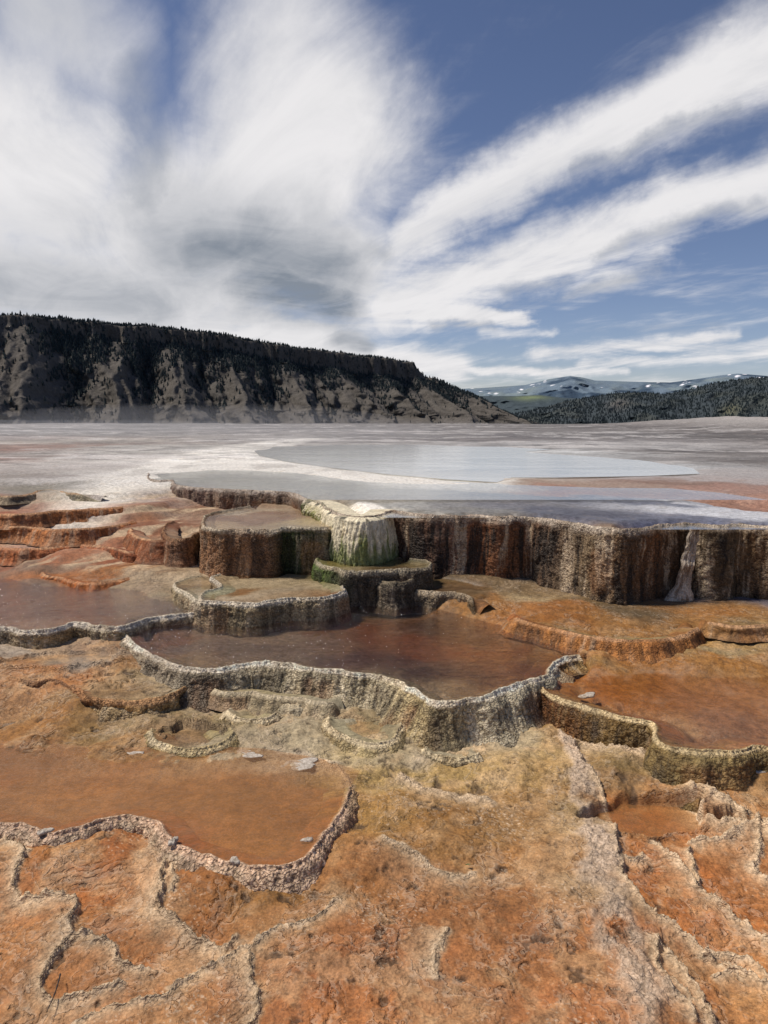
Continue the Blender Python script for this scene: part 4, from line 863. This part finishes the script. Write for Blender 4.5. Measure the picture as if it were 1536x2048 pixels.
def cfar(sx, V, rg, pxx):
    C = np.tile(lin('6a7a88'), V.shape+(1,))  # bluish base: aerial haze painted into the mountain colour
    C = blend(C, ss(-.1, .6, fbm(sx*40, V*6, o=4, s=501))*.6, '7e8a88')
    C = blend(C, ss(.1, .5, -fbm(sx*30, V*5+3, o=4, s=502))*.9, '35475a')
    sn = ss(.50, .60, fbm(sx*90, V*9, o=3, s=503))*ss(.45, .65, V)
    C = blend(C, sn, 'f4f4f8')
    return C
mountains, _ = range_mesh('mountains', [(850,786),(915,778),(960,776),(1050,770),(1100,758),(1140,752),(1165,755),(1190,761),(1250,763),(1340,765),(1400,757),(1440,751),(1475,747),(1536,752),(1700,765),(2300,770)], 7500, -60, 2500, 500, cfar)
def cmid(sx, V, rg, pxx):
    C = np.tile(lin('444f54'), V.shape+(1,))  # blue-grey base with distance haze put into the colour
    C = blend(C, ss(0, .5, fbm(sx*25, V*5, o=4, s=511))*.5, '47504a')
    C = blend(C, np.exp(-((pxx-1060)/34)**2-((V-.88)/.12)**2)*.95, '74805f')
    return C
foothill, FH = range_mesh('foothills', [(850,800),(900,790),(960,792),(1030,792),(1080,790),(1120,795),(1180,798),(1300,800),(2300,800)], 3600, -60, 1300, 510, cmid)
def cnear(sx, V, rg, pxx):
    C = np.tile(lin('40484c'), V.shape+(1,))  # hill colour greyed blue, painted-in distance haze
    C = blend(C, ss(.0, .5, fbm(sx*30, V*6, o=4, s=521))*.45, '4a4c42')
    C = blend(C, np.exp(-((pxx-1237)/22)**2-((V-.65)/.12)**2)*.8, '6c6862')
    C = blend(C, np.exp(-((pxx-1465)/22)**2-((V-.35)/.1)**2)*.8, '6a6a54')
    return C
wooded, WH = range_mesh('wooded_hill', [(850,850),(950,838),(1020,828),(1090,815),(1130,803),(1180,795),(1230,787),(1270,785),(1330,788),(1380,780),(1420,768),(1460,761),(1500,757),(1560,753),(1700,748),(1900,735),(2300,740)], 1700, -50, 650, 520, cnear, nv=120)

# ------------------------------------------------------------------ conifers
mt, N = newmat('conifer_needles')
P = N.n('ShaderNodeNewGeometry').outputs['Position']
c = N.mix(N.sm(N.noise(P, .25, 3), .3, .7), (.018, .028, .034), (.042, .055, .056))
N.n('ShaderNodeOutputMaterial', {0: N.n('ShaderNodeBsdfPrincipled', {'Base Color': c, 'Roughness': .9, 'Specular IOR Level': .1}).outputs[0]})
def tree_verts(seed=0, tiers=5, sides=7):
    r = np.random.default_rng(seed); V = []; Fc = []
    def cone(z0, r0, z1, r1, jag):
        b = len(V)
        for rad, z in ((r0, z0), (r1, z1)):
            for i in range(sides):
                a = 2*math.pi*i/sides+r.uniform(-.2, .2); q_ = rad*(1+r.uniform(-jag, jag))
                V.append((q_*math.cos(a), q_*math.sin(a), z+(r.uniform(-.03, .03) if jag else 0)))
        for i in range(sides): Fc.append((b+i, b+(i+1) % sides, b+sides+(i+1) % sides, b+sides+i))
    cone(0, .035, .25, .03, 0)
    for k in range(tiers):
        z0 = .10+.80*k/tiers; z1 = z0+1.25*(.9/tiers)
        cone(z0, .22*(1-k/tiers)**.8+.03, min(z1, 1.0), .015, .35)
    return np.array(V), np.array(Fc)
tv = [tree_verts(i) for i in range(4)]
small = [tree_verts(i+10, 2, 4) for i in range(4)]
def scatter(G, wmask, n, hmin, hmax, rg):
    Xg, Yg, Zg_ = G
    a, b = Xg.shape
    i = rg.uniform(0, a-1.001, n*6); j = rg.uniform(0, b-1.001, n*6)
    w = wmask[i.astype(int), j.astype(int)]
    k = rg.uniform(0, 1, n*6) < w
    i = i[k][:n]; j = j[k][:n]
    i0 = i.astype(int); j0 = j.astype(int); fi = i-i0; fj = j-j0
    def g(A): return (A[i0, j0]*(1-fi)+A[i0+1, j0]*fi)*(1-fj)+(A[i0, j0+1]*(1-fi)+A[i0+1, j0+1]*fi)*fj
    return np.stack([g(Xg), g(Yg), g(Zg_), rg.uniform(hmin, hmax, len(i))], 1)
def forest(name, pts, mat, label):
    Vs = []; Fs = []; off = 0
    for k in range(4):
        p = pts[k::4]; v, f = small[k]
        an = rng.uniform(0, 6.28, len(p)); ca, sa = np.cos(an)[:, None], np.sin(an)[:, None]
        x = v[None, :, 0]*ca-v[None, :, 1]*sa; y = v[None, :, 0]*sa+v[None, :, 1]*ca
        h = p[:, 3:4]
        q_ = np.stack([p[:, 0:1]+x*h*1.25, p[:, 1:2]+y*h*1.25, p[:, 2:3]-.4+v[None, :, 2]*h], -1)
        Vs.append(q_.reshape(-1, 3)); Fs.append((f[None]+(np.arange(len(p))*len(v))[:, None, None]).reshape(-1, 4)+off); off += len(p)*len(v)
    o = mesh(name, np.vstack(Vs), np.vstack(Fs), mat, smooth=False); tag(o, label, 'forest', kind='stuff'); return o
fp = scatter((Xr, Yr, Zr), wood*.5+.014, 17000, 5, 11, rng)
forest('conifer_forest', fp*np.array([1, 1, 1, .62]), mt, 'dark conifer woods covering the gullies and upper slope of the long ridge')
fp2 = scatter(WH, np.full(WH[0].shape, .8)*(1-.85*np.exp(-((np.linspace(850, 2300, 500)[None, :]-1237)/20)**2-((np.linspace(0, 1, 120)[:, None]-.65)/.12)**2)), 14000, 8, 16, rng)
forest('conifer_forest', fp2*np.array([1, 1, 1, .38]), mt, 'dark conifer woods covering the rounded hill on the right')
# single trees standing out on the skyline
tm = []
for k in range(4):
    v, f = tv[k]; me = mesh('conifer', v, f, mt, smooth=False); tm.append(me)
def trees(n, curve, lab, grp, hm, seed):
    r = np.random.default_rng(seed)
    for i in range(n):
        b = tm[r.integers(0, 4)]; o = b.copy(); col.objects.link(o)
        x, y, z = curve(r); h = r.uniform(*hm)
        o.location = (x, y, z-.6); o.scale = (h*1.3, h*1.3, h); o.rotation_euler = (0, 0, r.uniform(0, 6.28)); o.name = 'conifer'
        tag(o, lab, 'conifer', grp)
def c1(r):
    while True:
        p = r.uniform(-20, 815)
        if 97 < p < 126: continue
        j = np.interp(p, px, np.arange(nu)); j0 = int(j)
        return Xr[-2, j0], Yr[-2, j0]-r.uniform(0, 8), Zr[-2, j0]
def c3(r):
    i = int(r.uniform(nv*.3, nv*.8)); p = r.uniform(200, 1000); j0 = int(np.interp(p, px, np.arange(nu)))
    return Xr[i, j0], Yr[i, j0]-1, Zr[i, j0]
pw = np.linspace(850, 2300, 500)
def c2(r):
    p = r.uniform(1130, 1560); j0 = int(np.interp(p, pw, np.arange(500)))
    return WH[0][-1, j0], WH[1][-1, j0]-2, WH[2][-1, j0]
trees(170, c1, 'dark conifer standing on the flat top skyline of the long ridge', 'conifers along the ridge top', (5.5, 9), 1)
trees(60, c3, 'dark conifer on the pale lower slope of the long ridge', 'conifers scattered on the ridge slope', (4.5, 7), 2)
trees(70, c2, 'dark conifer on the skyline of the rounded wooded hill at the right', 'conifers on the wooded hill top', (4, 6.5), 3)
for o in tm: bpy.data.objects.remove(o)

# ------------------------------------------------------------------ steam drifting over the hot pools
mst = bpy.data.materials.new('steam'); mst.use_nodes = True; N = NT(mst.node_tree)
N.n('ShaderNodeOutputMaterial', {1: N.n('ShaderNodeVolumeScatter', {'Color': (.95, .95, .96, 1), 'Density': .012, 'Anisotropy': .2}).outputs[0]})
for (cx, cy, cz, rx, ry, rz, lb) in ((-7, 27, 1.5, 9, 9, 1.0, 'thin steam drifting low over the white mineral flats at the back left'), (2.5, 22, 1.4, 7, 7, .5, 'thin steam rising off the milky pool behind the terraces'), (-19, 38, 1.0, 16, 12, .8, 'faint steam along the far edge of the flats below the long ridge')):
    a, b = np.meshgrid(np.linspace(0, math.pi, 24), np.linspace(0, 2*math.pi, 40), indexing='ij')
    nn = 1+.16*fbm(np.cos(b)*1.5+cx, np.sin(b)*1.5+a, o=3, s=601)
    nn[:, -1] = nn[:, 0]; nn[0] = 1; nn[-1] = 1
    V = np.stack([cx+rx*nn*np.sin(a)*np.cos(b), cy+ry*nn*np.sin(a)*np.sin(b), cz+rz*nn*np.cos(a)], -1).reshape(-1, 3)
    o = mesh('steam', V, gridfaces(24, 40)[:, ::-1], mst); tag(o, lb, 'steam', kind='stuff')
# ------------------------------------------------------------------ loose bits
ms, N = newmat('pale_stone')
P = N.n('ShaderNodeNewGeometry').outputs['Position']
c = N.mix(N.sm(N.noise(P, 60, 5, .7), .3, .7), (.26, .21, .16), (.62, .56, .48))
N.n('ShaderNodeOutputMaterial', {0: N.n('ShaderNodeBsdfPrincipled', {'Base Color': c, 'Roughness': .8, 'Normal': N.n('ShaderNodeBump', {'Height': N.noise(P, 90, 5, .7), 'Strength': .6, 'Distance': .005}).outputs[0]}).outputs[0]})
def flake(px_, py_, z, a, b, h, rot, label, seed):
    n1, n2 = 28, 10
    an = np.linspace(0, 2*math.pi, n1, endpoint=False); r = np.random.default_rng(seed)
    ph = r.uniform(0, 6.28, 4)
    rad = 1+.22*np.sin(2*an+ph[0])+.14*np.sin(3*an+ph[1])+.10*np.sin(5*an+ph[2])+r.uniform(-.06, .06, n1)
    V = []; Fc = []
    lv = [(.80, 0), (1.0, .25), (1.02, .55), (.93, .85), (.7, .97), (.4, 1.05), (.12, 1.0)]
    c = at(px_, py_, z); cr_, sr_ = math.cos(rot), math.sin(rot)
    for s_, hh in lv:
        for i in range(n1):
            x = a*s_*rad[i]*math.cos(an[i]); y = b*s_*rad[i]*math.sin(an[i])
            V.append((c[0]+x*cr_-y*sr_, c[1]+x*sr_+y*cr_, z+h*hh+h*.22*r.uniform(-1, 1)*(hh > .5)+x*.03-.004))
    for k in range(len(lv)-1):
        for i in range(n1): Fc.append((k*n1+i, k*n1+(i+1) % n1, (k+1)*n1+(i+1) % n1, (k+1)*n1+i))
    Fc.append(None); Fc.pop()
    V.append((c[0], c[1], z+h)); t = len(V)-1
    for i in range(0, n1, 2): Fc.append(((len(lv)-1)*n1+i, (len(lv)-1)*n1+(i+1) % n1, (len(lv)-1)*n1+(i+2) % n1, t))
    o = mesh('stone_flake', V, Fc, ms); tag(o, label, 'stone')
flake(615, 1682, .12, .030, .016, .018, .4, 'small pale grey stone in the ochre pool near its right rim', 1)
flake(346, 1686, .14, .028, .020, .022, 1.2, 'small tan pebble on the rim bend at the left of the ochre pool', 2)
flake(90, 1664, .14, .035, .022, .015, .2, 'pale stone chip lying on the scaly rim near the left edge', 3)
flake(470, 1722, .135, .03, .018, .015, 2, 'pale chip on the scaly rim below the ochre pool', 4)
flake(600, 1528, .124, .13, .06, .006, .1, 'broad white flat crust flake at the back right shore of the ochre pool', 5)
flake(495, 1508, .124, .09, .045, .006, -.2, 'white crust flake behind the middle of the ochre pool', 6)
flake(1508, 1538, .17, .085, .045, .014, 0, 'bluish white flat crust patch below the right orange pool', 7)
flake(1175, 1392, .285, .06, .04, .016, .6, 'grey stone slab in the right orange pool near its rim', 8)
flake(260, 1508, .124, .09, .03, .006, .1, 'thin whitish crust flake at the back shore left of the white ones', 9)
# twig
mw, N = newmat('dark_twig_bark')
N.n('ShaderNodeOutputMaterial', {0: N.n('ShaderNodeBsdfPrincipled', {'Base Color': (.03, .022, .018, 1), 'Roughness': .8}).outputs[0]})
a_ = at(121, 1950, .05); b_ = at(96, 2030, .02)
A = np.array([a_[0], a_[1], .055]); B = np.array([b_[0], b_[1], .03])
n1 = 24; V = []; Fc = []
for i in range(n1):
    t = i/(n1-1); c = A*(1-t)+B*t; c[0] += .004*math.sin(t*5); c[2] += .004*math.sin(t*7)
    r = .0035*(1-.5*t)+.0006*math.sin(i*1.7)
    for k in range(6): V.append((c[0]+r*math.cos(k*1.047), c[1], c[2]+r*math.sin(k*1.047)))
for i in range(n1-1):
    for k in range(6): Fc.append((i*6+k, i*6+(k+1) % 6, (i+1)*6+(k+1) % 6, (i+1)*6+k))
o = mesh('twig', V, Fc, mw); tag(o, 'thin dark twig lying on the orange crust in the lower left corner', 'twig')
ml, N = newmat('green_leaf')
N.n('ShaderNodeOutputMaterial', {0: N.n('ShaderNodeBsdfPrincipled', {'Base Color': (.05, .10, .02, 1), 'Roughness': .6}).outputs[0]})
c = at(936, 1732, .045); V = []; Fc = []
for i in range(9):
    t = i/8; w = .004*math.sin(math.pi*t)+.0004
    for k in (-1, 0, 1): V.append((c[0]+(t-.5)*.028, c[1]+k*w, .05+.003*abs(k)+.004*t))
for i in range(8):
    for k in (0, 1): Fc.append((i*3+k, (i+1)*3+k, (i+1)*3+k+1, i*3+k+1))
o = mesh('leaf', V, Fc, ml); tag(o, 'tiny green leaf lying on the orange crust', 'leaf')

# ------------------------------------------------------------------ sky
w = bpy.data.worlds.new('World'); sc.world = w; w.use_nodes = True
N = NT(w.node_tree)
SUN_EL, SUN_AZ = math.radians(58), math.radians(-80)     # azimuth from +Y towards +X
sky = N.n('ShaderNodeTexSky', sky_type='NISHITA', sun_disc=False, sun_elevation=SUN_EL, sun_rotation=SUN_AZ, altitude=1900, air_density=1.0, dust_density=.6, ozone_density=2.5)
dirn = N.n('ShaderNodeTexCoord').outputs['Generated']
sep = N.n('ShaderNodeSeparateXYZ', {0: dirn})
dx, dy, dz = sep.outputs
az = N.m('ARCTAN2', dx, dy); el = N.m('ARCSINE', dz)
zp = N.m('ADD', N.m('MAXIMUM', dz, 0.0), .10)
# streak-aligned plane coordinates of a high cloud layer
va = math.radians(-25)
ux, uy = math.sin(va), math.cos(va)
qx = N.m('DIVIDE', dx, zp); qy = N.m('DIVIDE', dy, zp)
al = N.m('ADD', N.m('MULTIPLY', qx, ux), N.m('MULTIPLY', qy, uy)); ac = N.m('SUBTRACT', N.m('MULTIPLY', qx, uy), N.m('MULTIPLY', qy, ux))
Q = N.n('ShaderNodeCombineXYZ', {0: N.m('MULTIPLY', al, .40), 1: ac, 2: 0.0}).outputs[0]
Qi = N.n('ShaderNodeCombineXYZ', {0: qx, 1: qy, 2: 0.0}).outputs[0]
nA = N.noise(Q, 2.4, 8, .62, .9); nB = N.noise(Q, 7.0, 6, .60, .6); nC = N.noise(Qi, 1.6, 8, .62, 1.2)
AE = N.n('ShaderNodeCombineXYZ', {0: az, 1: el, 2: 0.0}).outputs[0]
AEs = N.n('ShaderNodeCombineXYZ', {0: az, 1: N.m('MULTIPLY', el, 6.0), 2: 0.0}).outputs[0]
nL = N.noise(AEs, 3.4, 7, .60, 1.0)
wn = N.n('ShaderNodeTexNoise', {'Vector': AE, 'Scale': 3.2, 'Detail': 7.0, 'Roughness': .62}).outputs[1]
wv = N.n('ShaderNodeVectorMath', {0: N.v('MULTIPLY', N.v('SUBTRACT', wn, (.5, .5, .5)), (.20, .13, 0)), 3: N.sm(el, .0, .22, .35, 1.0)}, operation='SCALE').outputs[0]
Pw = N.v('ADD', AE, wv)
def ae(x, y):
    d = ray(x, y); d = d/np.linalg.norm(d); return (math.atan2(d[0], d[1]), math.asin(d[2]), 0.0)
def capsule(x1, y1, w1, x2, y2, w2, st, soft=.0, P=None):
    A = ae(x1, y1); B = ae(x2, y2); E = tuple(b-a for a, b in zip(A, B)); L = sum(e*e for e in E)
    P = P or Pw
    PA = N.v('SUBTRACT', P, A)
    t = N.n('ShaderNodeVectorMath', {0: PA, 1: tuple(e/L for e in E)}, operation='DOT_PRODUCT').outputs['Value']
    t = N.m('ADD', t, 0.0, clamp=True)
    tE = N.n('ShaderNodeVectorMath', {0: E, 3: t}, operation='SCALE')
    d = N.n('ShaderNodeVectorMath', {0: PA, 1: tE.outputs[0]}, operation='DISTANCE').outputs['Value']
    ww = N.m('MULTIPLY_ADD', t, (w2-w1)/F, w1/F)
    return N.m('MULTIPLY', N.sm(N.m('DIVIDE', d, ww), 1.0, soft), st)
def acc(lst):
    r = None
    for a in lst:
        c = capsule(*a); r = c if r is None else N.m('MAXIMUM', r, c)
    return r
dens = acc([
 (150,380,290, 0,300,280, .98), (640,260,330, 520,430,330, 1.05), (560,60,290, 540,300,300, .82), (180,150,220,60,60,260,.60), (250,640,120,560,650,110,.9),
 (330,470,300, 680,520,250, 1.0), (0,520,260, 400,600,200, .95),
 (1640,60,130, 1250,260,105, .92), (1250,260,105, 900,430,80, .95), (900,430,85, 700,560,110, .9),
 (1640,330,110, 1300,440,85, .90), (1300,440,85, 960,540,90, .92), (960,540,90, 760,600,110, .9),
 (830,620,60, 1040,630,26, .9), (480,640,110, 700,690,70, .9), (0,620,70, 300,620,60, .6),
 (1130,560,60,1350,500,40,.5), (1060,702,30, 1480,668,20, .66), (1160,726,20, 1600,708,22, .55), (860,745,16, 1250,742,14, .7), (1300,690,16,1560,690,22,.5), (960,662,26,1090,655,16,.5), (1600,10,40,1420,80,20,.45),(700,700,50, 900,740,50,.8)])
dens = N.m('ADD', dens, N.m('MULTIPLY', N.sm(el, .20, .0), .28))
tex = N.m('ADD', N.m('MULTIPLY', N.m('SUBTRACT', nA, .5), 1.15), N.m('MULTIPLY', N.m('SUBTRACT', nB, .5), .40))
tex = N.m('ADD', tex, N.m('MULTIPLY', N.m('SUBTRACT', nL, .5), N.sm(el, .34, .04, 0.0, 2.4)))
tex = N.m('ADD', tex, N.m('MULTIPLY', N.m('SUBTRACT', nC, .5), .55))
dens = N.sm(N.m('ADD', dens, N.m('MULTIPLY', tex, N.sm(az, -.05, .12, .55, .85))), .06, .95)
shade = acc([(380,500,170, 600,540,160, .55), (430,500,110, 660,520,115, .80), (530,560,120, 660,600,80, .95), (640,470,60,760,500,40,.5), (1010,560,26,1130,540,20,.4), (860,655,22,980,650,18,.45), (1150,655,16,1450,645,16,.4), (-50,560,140, 330,590,120, .55), (-50,480,110,400,450,80,.22), (670,670,40, 720,680,30, .7), (250,180,80, 330,420,60, .5), (100,60,160,0,0,160,.35),(620,470,110,720,500,60,.45),(1330,530,24,1000,600,20,.5),(1150,350,20,1450,240,24,.35),(1200,500,18,1500,420,22,.35)])
shade = N.m('MULTIPLY', shade, N.sm(nC, .25, .75, .75, 1.15))
shade = N.m('ADD', shade, N.m('MULTIPLY', N.sm(nA, .62, .35), .14), clamp=True)
bluec = N.mix(1.0, sky.outputs[0], (.80, .72, .76), 'MULTIPLY')
blue = N.mix(1.0, (1, 1, 1), bluec, 'MULTIPLY')
cloudw = (7.9, 7.75, 7.8); cloudg = (2.2, 2.5, 2.95)
cc = N.mix(shade, cloudw, cloudg)
final = N.mix(N.m('MULTIPLY', dens, .97), blue, cc)
bg = N.n('ShaderNodeBackground', {'Color': final, 'Strength': .108})
N.n('ShaderNodeOutputWorld', {0: bg.outputs[0]})

sun = bpy.data.lights.new('sun', 'SUN'); sun.energy = 4.1; sun.angle = math.radians(9); sun.color = (1, .91, .80)
so = bpy.data.objects.new('sun', sun); col.objects.link(so)
dv = Vector((math.sin(SUN_AZ)*math.cos(SUN_EL), math.cos(SUN_AZ)*math.cos(SUN_EL), math.sin(SUN_EL)))
so.rotation_euler = (-dv).to_track_quat('-Z', 'Y').to_euler()

sc.view_settings.view_transform = 'Standard'; sc.view_settings.look = 'None'; sc.view_settings.exposure = 0
sc.render.engine = 'CYCLES'; sc.cycles.use_denoising = True
w.cycles.sampling_method = 'MANUAL'; w.cycles.sample_map_resolution = 256
sc.cycles.max_bounces = 4; sc.cycles.transparent_max_bounces = 12
